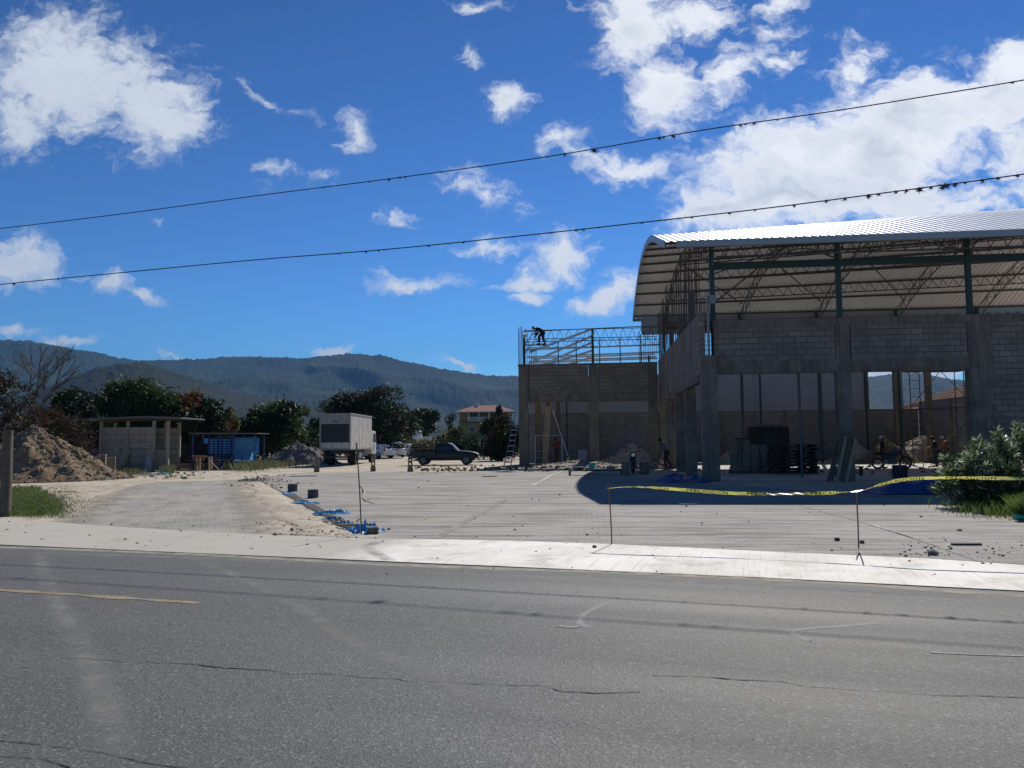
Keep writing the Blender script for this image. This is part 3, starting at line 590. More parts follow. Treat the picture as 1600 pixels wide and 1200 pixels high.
track(curve([(958, 938), (930, 950), (910, 962), (908, 975), (930, 980)]), .11, .0030, 'chalk')
track(curve([(1385, 972), (1320, 978), (1240, 985), (1262, 1000), (1270, 1002)]), .11, .0030, 'chalk')
M['edge_dust'] = M['track'].copy(); M['edge_dust'].node_tree.nodes['Principled BSDF'].inputs['Base Color'].default_value = (.46, .42, .35, 1); M['edge_dust'].node_tree.nodes['Map Range.002'].inputs[4].default_value = .95
track(curve([(-200, 850), (0, 855), (300, 866), (600, 882), (820, 890), (1000, 896), (1300, 911), (1600, 932), (1800, 944)]), .34, .0048, 'edge_dust')
track(curve([(590, 846), (575, 855), (590, 866), (612, 878)]), .30, .0052, 'track')
track(curve([(0, 862), (300, 872), (620, 886), (900, 897), (1250, 916), (1600, 936)]), .5, .0032)

# loose stones on the forecourt and apron (nobody could count them)
def scatter(name, zone, n, r0, r1, m, seed):
    rn = random.Random(seed); mb = MB()
    for i in range(n):
        px, py = zone(rn); p = G(px, py); r = r0 * (r1 / r0) ** (rn.random() ** 2.2); mb.rock((p.x, p.y, r * .3), r, .6, rn.random())
    o = mb.build(name, m); o['kind'] = 'stuff'; return o
scatter('gravel_stones', lambda q: (q.gauss(500, 32), q.uniform(812, 838)), 260, .012, .05, 'rock', 1)
scatter('gravel_stones', lambda q: (q.gauss(1500, 70), q.gauss(862, 9)), 170, .006, .028, 'rock_dark', 2)
scatter('gravel_stones', lambda q: (q.uniform(600, 1600), q.uniform(846, 900)), 90, .006, .02, 'rock_dark', 3)
scatter('gravel_stones', lambda q: (q.uniform(0, 600), q.uniform(815, 860)), 110, .006, .03, 'rock', 4)
scatter('gravel_stones', lambda q: (q.uniform(430, 1500), q.uniform(740, 845)), 120, .01, .05, 'rock', 5)
scatter('rubble', lambda q: (q.uniform(640, 960), q.uniform(727, 737)), 420, .03, .16, 'rock', 6)
scatter('rubble', lambda q: (q.uniform(900, 1050), q.uniform(718, 732)), 260, .03, .16, 'rock', 7)
scatter('rubble', lambda q: (q.uniform(1090, 1530), q.uniform(718, 742)), 380, .03, .14, 'rock', 8)
scatter('rubble', lambda q: (q.gauss(410, 26), q.gauss(750, 6)), 200, .02, .07, 'rock', 9)
scatter('rubble', lambda q: (q.uniform(170, 320), q.uniform(738, 748)), 200, .02, .12, 'rock', 10)

# ------------------------------------------------------------------ the hall
def joist(mb, p, q, h, cw=.045, panel=.55, wr=.012, up=Vector((0, 0, 1))):
    p = Vector(p); q = Vector(q); L_ = (q - p).length; n = max(2, int(round(L_ / panel))); up = Vector(up) * h
    mb.bar(p, q, cw); mb.bar(p - up, q - up, cw)
    for i in range(n):
        a = p.lerp(q, i / n); b = p.lerp(q, (i + 1) / n); mdl = (a + b) / 2 - up
        mb.tube([a, mdl], wr, 4, False); mb.tube([mdl, b], wr, 4, False)
def hall():
    t = thing('unfinished_hall', B0, -A58, 'large unfinished grey block hall with open front bays under a curved corrugated metal roof', 'hall')
    X1 = 24.0
    # front wall band
    def wall(x0, x1, y0, y1, z0, z1, name='block_wall', m='block'): return MB().box(x0, x1, y0, y1, z0, z1).build(name, m, t)
    wall(.55, 5.20, .05, .25, 4.72, 6.05); wall(5.80, 10.12, .05, .25, 4.72, 6.05); wall(11.02, X1, .05, .25, 0, 6.05)
    MB().box(.50, X1, .02, .28, 6.05, 6.36).build('ring_beam', 'conc', t)
    MB().box(.50, 11.0, .02, .29, 4.2, 4.72).build('lintel_beam', 'conc', t)
    # side wall band, taller
    wall(-.02, .18, -.05, 18.9, 4.25, 6.70)
    MB().box(-.05, .21, .5, 18.9, 3.95, 4.25).build('lintel_beam', 'conc', t)
    for v in (2.6, 5.1, 7.6, 10.1, 12.6, 15.1, 17.4): MB().box(-.035, -.02, v, v + .05, 4.25, 6.70).build('wall_joint', 'conc', t)
    # front columns
    MB().box(.0, .62, -.12, .48, 0, 4.95).build('column', 'conc', t, bevel=.015)
    MB().box(5.22, 5.76, .03, .45, 0, 6.05).build('column', 'conc', t, bevel=.015)
    MB().box(10.14, 11.02, .03, .45, 0, 6.05).build('column', 'conc', t, bevel=.015)
    for v in (4.7, 8.9, 13.4, 17.6):
        MB().box(-.06, .40, v, v + .5, 0, 3.95).build('column', 'conc', t, bevel=.012)
    MB().box(.45, .85, 18.4, 18.9, 0, 6.5).build('column', 'conc_warm', t, bevel=.012)
    # steel columns: front row on the wall, rear row from the floor, with a second line at mid span
    for u in (.60, 5.56, 10.5, 15.5, 20.5):
        MB().box(u - .09, u + .09, .42, .60, (6.36 if u > 1 else 4.95), 9.55).build('steel_column', 'green_steel', t)
        MB().box(u - .08, u + .08, 20.7, 20.86, 0, 10.0).build('steel_column', 'green_steel', t)
    MB().box(.69, X1, .44, .58, 8.52, 8.80).build('steel_beam', 'green_steel', t)
    MB().box(.69, X1, 20.72, 20.84, 9.0, 9.25).build('steel_beam', 'green_steel', t)
    for u, v in ((7.5, 24.3), (11.6, 24.3), (14.6, 24.2), (2.9, 24.3)): MB().box(u - .06, u + .06, v, v + .12, 0, 6.3).build('steel_column', 'green_steel', t)
    MB().tube([(4.0, .96, 0), (4.0, .96, 2.9)], .04, 8).tube([(4.0, .96, 2.9), (4.0, .96, 5.4)], .055, 8).build('prop', 'truss', t)
    # roof: a corrugated barrel
    v0, v1, zc, rise = -1.36, 21.5, 9.25, 2.75
    half = (v1 - v0) / 2; RR = (half * half + rise * rise) / (2 * rise); a1 = math.asin(half / RR); ZK = [9.26, 10.15, 11.03, 11.60, 11.86, 11.82, 11.45, 10.80, 9.93]
    def ku(u): return .048 * max(0, u + 1.4)          # the vault grows fuller away from its left end
    def arc(a, dz=0, u=-1.4):
        t = min(max((a + a1) / (2 * a1), 0), 1) * 8; k = min(int(t), 7); f = t - k; p = [ZK[max(k - 1, 0)] if k else 2 * ZK[0] - ZK[1], ZK[k], ZK[k + 1], ZK[k + 2] if k < 7 else 2 * ZK[8] - ZK[7]]
        z = .5 * (2 * p[1] + (p[2] - p[0]) * f + (2 * p[0] - 5 * p[1] + 4 * p[2] - p[3]) * f * f + (3 * p[1] - p[0] - 3 * p[2] + p[3]) * f ** 3)
        d = .5 * ((p[2] - p[0]) + 2 * (2 * p[0] - 5 * p[1] + 4 * p[2] - p[3]) * f + 3 * (3 * p[1] - p[0] - 3 * p[2] + p[3]) * f * f) / ((v1 - v0) / 8); n = math.hypot(1, d); z += ku(u) * t / 8 * (1 - t / 8) * 4
        return (v0 + (v1 - v0) * t / 8 - d / n * dz, z + dz / n)
    mb = MB(); NA = 44; per = .30; x = -1.4; xs = []
    while x < X1: xs += [(x, 0), (x + .14, 0), (x + .175, .045), (x + .255, .045), (x + .29, 0)]; x += per
    for i in range(NA + 1):
        a = -a1 + 2 * a1 * i / NA
        for (xx, dz) in xs: y, z = arc(a, dz, xx); mb.v.append((xx, y, z))
    n = len(xs)
    for i in range(NA):
        for j in range(n - 1): mb.f.append((i * n + j, i * n + j + 1, (i + 1) * n + j + 1, (i + 1) * n + j))
    roof = mb.build('roof', 'roof_metal', t, smooth=True, sharp=25)
    # eave gutter / fascia in front, verge trim on the left
    y, z = arc(-a1)
    MB().prism([(y - .12, z - .24), (y + .04, z - .24), (y + .04, z - .01), (y - .12, z + .0)], 'x', -1.0, X1).build('eave_trim', 'roof_trim', roof)
    y2, z2 = arc(a1)
    MB().prism([(y2 - .04, z2 - .22), (y2 + .14, z2 - .22), (y2 + .14, z2), (y2 - .04, z2)], 'x', -1.42, X1).build('eave_trim', 'roof_trim', roof)
    mb = MB()
    for i in range(NA):
        a, b = -a1 + 2 * a1 * i / NA, -a1 + 2 * a1 * (i + 1) / NA
        (ya, za), (yb, zb) = arc(a, .06), arc(b, .06); (yc, zd), (ye, ze) = arc(a, -.24), arc(b, -.24)
        for xx in (-1.44,): mb.add([(xx, ya, za), (xx, yb, zb), (xx, ye, ze), (xx, yc, zd), (xx + .035, ya, za), (xx + .035, yb, zb), (xx + .035, ye, ze), (xx + .035, yc, zd)], [(0, 1, 2, 3), (4, 7, 6, 5), (0, 4, 5, 1), (3, 2, 6, 7)])
    mb.build('verge_trim', 'roof_trim', roof)
    # purlin joists along the hall
    K = 15
    for i in range(K):
        a = -a1 * .97 + 2 * a1 * .97 * i / (K - 1); y, z = arc(a, -.06); zr = arc(a, -.06, X1)[1]; zm = arc(a, -.06, .6)[1]; mb = MB()
        nrm = Vector((0, math.sin(a), math.cos(a)))
        mb.bar((-1.35, y, z), (X1, y, zr), .09, .10)
        if i % 2 == 0: joist(mb, (.6, y, zm), (X1, y, zr), .62, .06, .62, .020, nrm)
        mb.build('purlin', 'joist', roof)
    # arched trusses over every column
    for u in (.60, 5.56, 10.5, 15.5, 20.5):
        mb = MB(); NN = 26; top = []; bot = []
        for i in range(NN + 1):
            a = -a1 * .90 + 2 * a1 * .90 * i / NN; ya, za = arc(a, -.42, u); yb, zb = arc(a, -1.05, u); top.append((u, ya, za)); bot.append((u, yb, zb))
        for i in range(NN):
            mb.bar(top[i], top[i + 1], .055); mb.bar(bot[i], bot[i + 1], .055); mb.bar(top[i], bot[i], .026)
            mb.bar(top[i] if i % 2 else bot[i], bot[i + 1] if i % 2 else top[i + 1], .026)
        mb.bar(bot[0], (u, bot[0][1], 8.9), .07); mb.bar(bot[-1], (u, bot[-1][1], 8.9), .07)
        mb.build('truss', 'truss', roof)
    # raking braces near the first bay
    mb = MB()
    for (p, q) in (((.7, .8, 8.4), (5.4, 4.5, 10.6)), ((.7, .8, 7.2), (5.4, 8.0, 11.2)), ((5.7, 3.0, 10.3), (10.3, 12.0, 11.6)), ((10.6, 3.0, 10.3), (15.3, 12.0, 11.6)), ((5.7, 12.0, 11.5), (10.3, 19.0, 10.3)), ((10.6, 12.0, 11.5), (15.3, 19.0, 10.3)), ((.7, 12.0, 11.5), (5.4, 19.0, 10.3))): mb.bar(p, q, .05)
    mb.build('roof_brace', 'joist', roof)
    # sheets hanging under the far eave
    MB().box(-.9, X1, 20.95, 21.0, 8.7, 9.95).build('fascia_panel', 'roof_trim', roof)
    # dowels and bars on the side wall
    rn = random.Random(3); posts = [(.05, v) for v in (1.0, 2.3, 3.4, 4.4, 5.2, 6.3, 7.4, 8.4, 9.0, 10.1, 11.2, 12.3, 13.2, 13.9, 14.8, 15.7, 16.5, 17.3, 17.9, 18.5)]
    for (u, v) in posts:
        h = rn.uniform(9.3, 10.6); MB().tube([(u, v, 6.6), (u + rn.uniform(-.05, .05), v + rn.uniform(-.1, .1), h)], .022, 5).build('rebar', 'rebar', t)
        h = rn.uniform(8.6, 10.4); MB().tube([(u + .12, v + .25, 6.6), (u + .12 + rn.uniform(-.05, .05), v + .25 + rn.uniform(-.1, .1), h)], .018, 5).build('rebar', 'rebar', t)
        MB().tube([(u + .05, v + .48, 6.6), (u + .05 + rn.uniform(-.05, .05), v + .5, rn.uniform(8.2, 10.6))], .016, 5).build('rebar', 'rebar', t)
    for v, w, h in ((4.9, .30, 8.5), (9.2, .26, 8.0), (13.6, .2, 7.9)): MB().box(.2, .2 + w, v, v + w, 4.2, h).build('steel_column', 'grey_steel', t)
    # cage of bars over the corner column
    mb = MB()
    for (u, v) in ((.08, 0), (.22, 0), (.36, 0), (.50, 0), (.08, .36), (.22, .36), (.36, .36), (.50, .36)): mb.tube([(u, v, 4.9), (u, v, 7.2)], .014, 5)
    for k in range(11):
        z = 5.0 + k * .19; mb.tube([(.06, -.02, z), (.52, -.02, z), (.52, .38, z), (.06, .38, z), (.06, -.02, z)], .008, 4, False)
    mb.build('rebar_cage', 'rebar', t)
    MB().tube([(.30, -.16, 4.95), (.30, -.16, 7.35)], .055, 10).build('conduit', 'pvc', t, smooth=True)
    MB().box(.36, .62, -.24, -.06, 7.0, 7.35).build('junction_box', 'pvc', t, bevel=.02)
    MB().box(.55, X1, .3, 20.5, -.015, .012).build('floor_slab', 'slab', t)
    return t
HALL = hall()

def wing():
    v = 18.95
    t = thing('unfinished_annex', W(-9.07, v), -A58, 'lower unfinished block annex with bare roof frame left of the big curved roof', 'annex')
    def B(x0, x1, y0, y1, z0, z1, name, m, bevel=0): return MB().box(x0, x1, y0, y1, z0, z1).build(name, m, t, bevel=bevel)
    B(.6, 4.55, .05, .25, 4.65, 6.55, 'block_wall', 'block'); B(5.2, 8.4, .05, .25, 4.65, 6.55, 'block_wall', 'block')
    B(-.05, 9.0, .02, .28, 6.55, 6.66, 'ring_beam', 'conc'); B(.6, 8.5, .02, .28, 4.15, 4.65, 'lintel_beam', 'conc')
    B(0, .62, -.05, .5, 0, 6.55, 'column', 'conc_warm', .012); B(4.57, 5.19, -.03, .45, 0, 6.55, 'column', 'conc_warm', .012); B(8.42, 9.0, -.03, .5, 0, 6.55, 'column', 'conc_warm', .012)
    B(.9, 1.35, 1.9, 2.3, 0, 5.0, 'column', 'conc_warm'); B(1.55, 1.95, 3.4, 3.8, 0, 5.0, 'column', 'conc'); B(2.2, 2.5, 4.8, 5.2, 0, 5, 'column', 'conc'); B(-.0, .25, .5, 5.9, 4.3, 6.3, 'block_wall', 'block')
    B(4.6, 4.9, 5.0, 5.3, 0, 4, 'column', 'conc'); B(8.5, 8.62, 1.2, 1.32, 0, 7.2, 'steel_column', 'green_steel')
    B(2.9, 3.0, 5.5, 5.6, 0, 6.2, 'steel_column', 'green_steel')
    B(4.80, 4.96, .5, .66, 6.1, 8.95, 'steel_column', 'green_steel'); B(.28, .42, .55, .7, 4.2, 8.7, 'steel_column', 'green_steel')
    fr = MB().bar((.3, .6, 8.9), (9.2, .6, 9.1), .05).build('roof_frame', 'joist', t)
    # joists across, rising towards the back
    for (y, z, h) in ((1.1, 9.05, .78), (3.3, 8.75, .62), (5.2, 6.9, .45)):
        mb = MB(); joist(mb, (.3, y, z), (9.3, y, z), h, .045, .62, .014); mb.build('joist', 'joist', fr)
    # bright channel beams raking up to the middle post, and flat ones
    for (y, zl, zr) in ((.8, 7.55, 9.0), (2.4, 7.05, 8.75), (3.9, 6.7, 8.5), (2.0, 6.5, 7.7), (4.2, 6.3, 7.5)):
        MB().bar((.7, y, zl), (4.85, y, zr), .06, .15).build('rafter', 'galv', fr)
    for (y, z) in ((.9, 7.72), (2.0, 7.35), (3.1, 7.05), (4.4, 7.3), (5.4, 7.6)):
        MB().bar((.4, y, z), (9.3, y, z + .16), .05, .10).build('channel', 'galv', fr)
    mb = MB()
    for s in ((.35, .6), (4.9, .6)):
        pts = [(s[0] + .0, .5 + 2.6 * k / 8, 8.55 + .5 * math.sin(math.pi * .5 * k / 8)) for k in range(9)]
        for a, b in zip(pts[:-1], pts[1:]): mb.bar(a, b, .10, .18)
    pts = [(.45 + .9 * k / 8, .4, 8.0 + .85 * math.sin(math.pi * .5 * (k + .5) / 8)) for k in range(9)]
    for a, b in zip(pts[:-1], pts[1:]): mb.bar(a, b, .12, .05)
    pts = [(.4 + .7 * k / 8, .45, 7.35 + .75 * math.sin(math.pi * .5 * (k + .5) / 8)) for k in range(9)]
    for a, b in zip(pts[:-1], pts[1:]): mb.bar(a, b, .12, .05)
    mb.build('curved_rib', 'galv', fr)
    for u in (2.55, 3.75, 5.3, 6.65, 8.0): MB().box(u, u + .07, 1.0, 1.07, 6.3, 8.35 if u < 7 else 8.6).build('post', 'grey_steel', fr)
    rn = random.Random(5)
    for k, (u, y) in enumerate([(.02, .05), (.12, .0), (.22, .05), (.32, .0), (.44, .05), (.56, .1), (.02, .35), (.2, .4), (.4, .4), (.7, .3), (.85, .2), (1.0, .3), (1.15, .2)]):
        MB().tube([(u, y, 6.5), (u + rn.uniform(-.03, .03), y, (9.1 if k < 8 else 8.1) + rn.uniform(-.35, .1))], .02, 5).build('rebar', 'rebar', t)
    for k in range(10):
        u = 7.9 + .14 * k; MB().tube([(u, .3, 6.5), (u + rn.uniform(-.03, .03), .3, 8.4 + rn.uniform(-.4, .4))], .02, 5).build('rebar', 'rebar', t)
    return t
WING = wing()

# boundary walls
t = thing('boundary_wall', W(-9.1, 25), -A58, 'long grey block wall with pale plaster band above closing the back of the site', 'wall')
MB().box(0, 27.4, 0, .2, 0, 3.65).build('block_wall', 'block_far', t)
MB().box(.0, 23.85, .02, .18, 3.65, 6.35).build('plaster_band', 'plaster', t)
for u in (5.0, 9.5, 13.8, 18.2, 22.6): MB().box(u, u + .3, -.05, 0, 0, 3.62).build('pilaster', 'conc', t)
MB().box(23.85, 24.15, -.04, .24, 3.65, 7.0).build('corner_post', 'conc_warm', t)
t = thing('boundary_wall', W(18.3, 24.95), -A58, 'brown grey block wall running towards the viewer under the clay tiled roof', 'wall')
MB().box(0, .2, -26, 0, 0, 4.12).build('block_wall', 'block_far', t)
for y in (-5, -10, -15): MB().box(-.06, 0, y, y + .3, 0, 4.1).build('pilaster', 'conc', t)
# neighbour's roof
t = thing('tiled_house', W(19.2, 6), -A58, 'low house with orange clay tile roof beyond the right boundary wall', 'house')
MB().box(.3, 7.5, .3, 23.5, 0, 3.9).build('wall', 'white', t)
mb = MB(); mb.prism([(0, 3.95), (3.9, 5.35), (7.8, 3.95), (7.8, 3.82), (3.9, 5.2), (0, 3.82)], 'y', 0, 24)
mb.build('roof', 'tile_orange', t)
mb = MB()
for k in range(60): mb.tube([(0, .2 + k * .4, 4.0), (3.9, .2 + k * .4, 5.40)], .07, 6)
mb.build('tile_ridges', 'tile_orange', t)
# free standing posts seen through the right bay
for i, (u, v, h, m, lab) in enumerate([(16.2, 23.2, 6.6, 'conc_warm', 'tan concrete post standing free behind the hall, left one against the hills'), (17.1, 20.4, 6.2, 'conc', 'grey concrete post rising behind the scaffold tower')]):
    tag(MB().box(-.17, .17, -.17, .17, 0, h).build('concrete_post', m, bevel=.01), lab, 'post').matrix_world = Matrix.Translation(W(u, v)) @ Matrix.Rotation(-A58, 4, 'Z')

# ------------------------------------------------------------------ hills
def np_noise(x, y, seed):
    # value noise on a lattice, vectorised
    g = np.random.default_rng(seed).random((256, 256)); xi = np.floor(x).astype(int); yi = np.floor(y).astype(int); fx = x - xi; fy = y - yi
    fx = fx * fx * (3 - 2 * fx); fy = fy * fy * (3 - 2 * fy)
    a = g[xi % 256, yi % 256]; b = g[(xi + 1) % 256, yi % 256]; c = g[xi % 256, (yi + 1) % 256]; d = g[(xi + 1) % 256, (yi + 1) % 256]
    return (a * (1 - fx) + b * fx) * (1 - fy) + (c * (1 - fx) + d * fx) * fy - .5
def np_fbm(x, y, seed, o=5, rough=.5):
    s = 0; a = 1
    for k in range(o): s = s + a * np_noise(x, y, seed + k); x = x * 2.03 + 17.3; y = y * 2.03 + 5.1; a *= rough
    return s
def skyline(pts, Y):
    a = [ray(*p) for p in pts]; return np.array([math.atan2(d.x, d.y) for d in a]), np.array([d.z / math.hypot(d.x, d.y) for d in a])
def range_mesh(name, pts, r0, r1, r2, m, ncol, nrow, a0, a1, seed, spur, tree, warp=.35):
    A, E = skyline(pts, 1); az = np.linspace(a0, a1, ncol); el = np.interp(az, A, E)
    t = np.linspace(0, 1.35, nrow)[:, None]; az2 = az[None, :]
    rr = r0 + (r1 - r0) * np.minimum(t, 1) + (r2 - r1) * np.maximum(t - 1, 0) / .35
    x = rr * np.sin(az2); y = rr * np.cos(az2)
    H = (el[None, :] * r1)
    base = np.where(t <= 1, np.minimum(t, 1) ** 1.15, 1 - ((t - 1) / .35) ** 1.3)
    dome = np.clip(base, 0, 1)
    # spurs and gullies run down the slope
    n1 = np_fbm(x / 620, y / 800, seed, 4, .42); n2 = np_fbm(x / 260 + n1, y / 330 + n1, seed + 9, 4, .5)
    ridge = 1 - np.abs(n1) * 2.6
    z = H * dome * (1 + spur * (ridge - .75) * (1 - dome) * 1.0) + n2 * 26 * spur * np.sin(np.pi * np.clip(dome, 0, 1)) + H * .012 * np_fbm(x / 60, y / 60, seed + 3, 3) * dome
    z = z + tree * (np.maximum(np_fbm(x / 9, y / 9, seed + 5, 3, .7), -.15) + .15) * 2.0 * np.clip(dome * 3, 0, 1) + tree * 1.2 * np.maximum(np_fbm(x / 45, y / 45, seed + 7, 2), 0) * dome
    z = np.where(dome <= 0.002, -3, z)
    v = np.stack([x, y, z], -1).reshape(-1, 3); i = np.arange(nrow - 1)[:, None] * ncol + np.arange(ncol - 1)[None, :]
    f = np.stack([i, i + 1, i + ncol + 1, i + ncol], -1).reshape(-1, 4)
    me = bpy.data.meshes.new(name); me.vertices.add(len(v)); me.vertices.foreach_set('co', v.ravel()); me.loops.add(f.size); me.loops.foreach_set('vertex_index', f.ravel())
    me.polygons.add(len(f)); me.polygons.foreach_set('loop_start', np.arange(0, f.size, 4)); me.polygons.foreach_set('loop_total', np.full(len(f), 4)); me.update()
    me.polygons.foreach_set('use_smooth', np.ones(len(f), bool)); me.materials.append(M[m]); me.validate()
    o = bpy.data.objects.new(name, me); COL.objects.link(o); return struct(o)
M['forest'] = mat('forested_slope', (.014, .028, .016), .95, (.030, .044, .022), .006, .8, spec=.05, detail=12)
M['scrub'] = mat('dry_forest_slope', (.024, .027, .019), .95, (.014, .022, .013), .012, .8, spec=.05, detail=12)
far = [(-900, 560), (-500, 540), (-200, 548), (-60, 540), (0, 531), (40, 533), (75, 537), (110, 544), (150, 549), (190, 560), (215, 563), (260, 562), (300, 562), (350, 558), (400, 556), (470, 559), (520, 555), (560, 552), (600, 556), (640, 565), (680, 574), (720, 580), (760, 586), (800, 587), (850, 592), (1000, 600), (1200, 600), (1300, 597), (1370, 588), (1410, 583), (1440, 583), (1480, 592), (1520, 596), (1600, 590), (1900, 600), (2400, 600)]
range_mesh('hills', far, 2100, 4300, 5600, 'forest', 1500, 150, R(-52), R(52), 11, .9, 5)
near = [(-900, 690), (-200, 670), (0, 640), (60, 610), (110, 588), (150, 574), (190, 567), (215, 566), (245, 572), (290, 586), (330, 600), (380, 616), (440, 628), (520, 640), (620, 655), (760, 672), (1000, 690), (2400, 694)]
range_mesh('foothill', near, 900, 1700, 2300, 'scrub', 900, 90, R(-52), R(40), 23, .8, 2.5)

# ------------------------------------------------------------------ haze
hz = MB().box(-9500, 9500, -9500, 9500, -5, 1100).build('haze', 'white'); hz['kind'] = 'stuff'
mh = bpy.data.materials.new('haze_air'); mh.use_nodes = True; nt = mh.node_tree; nt.nodes.remove(nt.nodes['Principled BSDF'])
pv = nt.nodes.new('ShaderNodeVolumePrincipled'); pv.inputs['Color'].default_value = (.15, .37, .78, 1); pv.inputs['Density'].default_value = HAZE; pv.inputs['Anisotropy'].default_value = 0.0
nt.links.new(pv.outputs[0], nt.nodes['Material Output'].inputs['Volume']); hz.data.materials.clear(); hz.data.materials.append(mh)
hz.display_type = 'WIRE'

# ------------------------------------------------------------------ vegetation
def leaves(name, pts, dirs, size, asp, m, parent, seed, droop=0.0, jitter=.5, tri=False):
    # one small folded blade per point
    g = np.random.default_rng(seed); n = len(pts); d = dirs + g.normal(0, jitter, (n, 3)); d[:, 2] -= droop; d /= np.linalg.norm(d, axis=1)[:, None] + 1e-9
    s = np.cross(d, g.normal(0, 1, (n, 3))); s /= np.linalg.norm(s, axis=1)[:, None] + 1e-9
    L_ = size * g.uniform(.6, 1.35, (n, 1)); Wd = L_ * asp
    nrm = np.cross(d, s)
    a = pts - d * L_ * .5; c = pts + d * L_ * .5; b = pts + s * Wd * .5 + nrm * Wd * .15; e = pts - s * Wd * .5 + nrm * Wd * .15
    v = np.stack([a, b, c, e], 1).reshape(-1, 3); f = np.arange(4 * n).reshape(-1, 4)
    me = bpy.data.meshes.new(name); me.vertices.add(len(v)); me.vertices.foreach_set('co', v.ravel()); me.loops.add(f.size); me.loops.foreach_set('vertex_index', f.ravel())
    me.polygons.add(n); me.polygons.foreach_set('loop_start', np.arange(0, f.size, 4)); me.polygons.foreach_set('loop_total', np.full(n, 4)); me.update(); me.materials.append(M[m])
    o = bpy.data.objects.new(name, me); COL.objects.link(o); o.parent = parent; return o
def crown_points(g, blobs, n, shell=.55):
    vol = np.array([b[3] * b[4] * b[5] for b in blobs]) ** .75; k = g.choice(len(blobs), n, p=vol / vol.sum()); B = np.array(blobs, float)[k]
    d = g.normal(0, 1, (n, 3)); d /= np.linalg.norm(d, axis=1)[:, None]; r = shell + (1 - shell) * g.random((n, 1)) ** .6
    r *= 1 + .12 * np.sin(d[:, :1] * 7 + B[:, :1]) 
    return B[:, :3] + d * r * B[:, 3:6], d
def tree(name, x, y, w, h, trunk_h, m, label, seed, n=9000, leaf=.22, asp=.45, lobes=26, cat='tree', m2=None, group=None, depth=None, clump=.16, droop=.2, low=.12, bark='bark', tr=None, lean=0, shape=0.0, top=1.0):
    t = thing(name, (x, y, -.02), 0, label, cat, group); g = np.random.default_rng(seed); rn = random.Random(seed)
    depth = depth or w; ch = h - trunk_h; blobs = []; tr = tr or .045 * h ** .8
    for i in range(lobes):
        a = rn.uniform(0, 6.283); q = rn.random() ** .5; zz = rn.random()
        prof = math.sin(math.pi * min(1, (zz * .80 + low))) ** .6 if shape == 0 else (1 - zz * shape)
        s = rn.uniform(.8, 1.3) * clump
        bx, by, bz = math.cos(a) * q * prof * w * .5 * (1 - clump), math.sin(a) * q * prof * depth * .5 * (1 - clump), trunk_h + zz * ch * (1 - clump * .8) * rn.uniform(.86, 1.0)
        blobs.append((bx + lean * zz, by, bz, w * s, depth * s, ch * s * .8))
    pts, d = crown_points(g, blobs, n)
    # twiggy sprays break the outline
    k = n // 7; pts2 = pts[:k] + d[:k] * g.uniform(.0, .32, (k, 1)) * w * clump * 1.6; pts = np.concatenate([pts, pts2]); d = np.concatenate([d, d[:k]])
    pts[:, 2] = np.maximum(pts[:, 2], .08)
    if m2:
        sel = np_fbm(pts[:, 0] / w * 5 + 40, pts[:, 2] / h * 5 + pts[:, 1] / w * 3 + 40, seed, 3) + (pts[:, 2] / h - .6) * .3 > .13
        leaves('crown', pts[~sel], d[~sel], leaf, asp, m, t, seed, droop); leaves('crown', pts[sel], d[sel], leaf, asp, m2, t, seed + 1, droop)
    else: leaves('crown', pts, d, leaf, asp, m, t, seed, droop)
    mb = MB(); top = (lean * .5, 0, trunk_h + ch * .45); mb.tube([(0, 0, -.05), (rn.uniform(-.1, .1), rn.uniform(-.1, .1), trunk_h * .6), (lean * .25, 0, trunk_h + ch * .12), top], [tr * 1.25, tr, tr * .8, tr * .4], 9)
    for b in blobs[:: max(1, lobes // 14)]:
        st = Vector((0, 0, trunk_h * rn.uniform(.6, 1.1) + .1)); en = Vector(b[:3]); md = st.lerp(en, .5) + Vector((0, 0, -.06 * h)) * rn.uniform(-.5, 1)
        mb.tube([st, md, en], [tr * .5, tr * .3, tr * .1], 6)
    mb.build('trunk', bark, t, smooth=True); return t
def at_px(px, Y): d = ray(px, 694); return CAMLOC.x + d.x * Y / d.y
def hz_of(py, Y, px=400): d = ray(px, py); return CAMLOC.z + d.z * Y / d.y
def ptree(name, px0, px1, pytop, Y, trunk_h, m, label, seed, **k):
    x0, x1 = at_px(px0, Y), at_px(px1, Y); return tree(name, (x0 + x1) / 2, Y, (x1 - x0), hz_of(pytop, Y, (px0 + px1) / 2), trunk_h, m, label, seed, **k)
ptree('mango_tree', 132, 305, 590, 58, 1.0, 'leaf_dark', 'broad dark green mango tree rising behind the panelled shed', 21, n=20000, leaf=.34, asp=.36, lobes=34, m2='leaf_mid', depth=6, droop=.5)
ptree('mango_tree', 252, 352, 596, 58, .9, 'leaf_dark', 'rounded tree with reddish young leaves on top right of the shed roof', 22, n=13000, leaf=.32, asp=.36, lobes=20, m2='leaf_red', droop=.4)
ptree('shrub_tree', 325, 372, 622, 61, .6, 'leaf_lime', 'small yellowish green tree with brown tips above the blue shelter', 23, n=3500, leaf=.28, lobes=12, m2='leaf_brown')
ptree('mango_tree', 366, 486, 618, 66, 1.3, 'leaf_dark', 'round dark mango tree between the blue shelter and the box truck', 24, n=12000, leaf=.36, asp=.36, lobes=28, m2='leaf_mid', droop=.5)
ptree('broadleaf_tree', 52, 170, 594, 64, .6, 'leaf_dark', 'dark green tree behind the dry brown trees on the left', 25, n=13000, leaf=.32, lobes=30, m2='leaf_olive')
ptree('broadleaf_tree', 480, 525, 645, 95, 1.0, 'leaf_dark', 'small dark tree peeping out left of the truck box', 39, n=2500, leaf=.4, lobes=12)
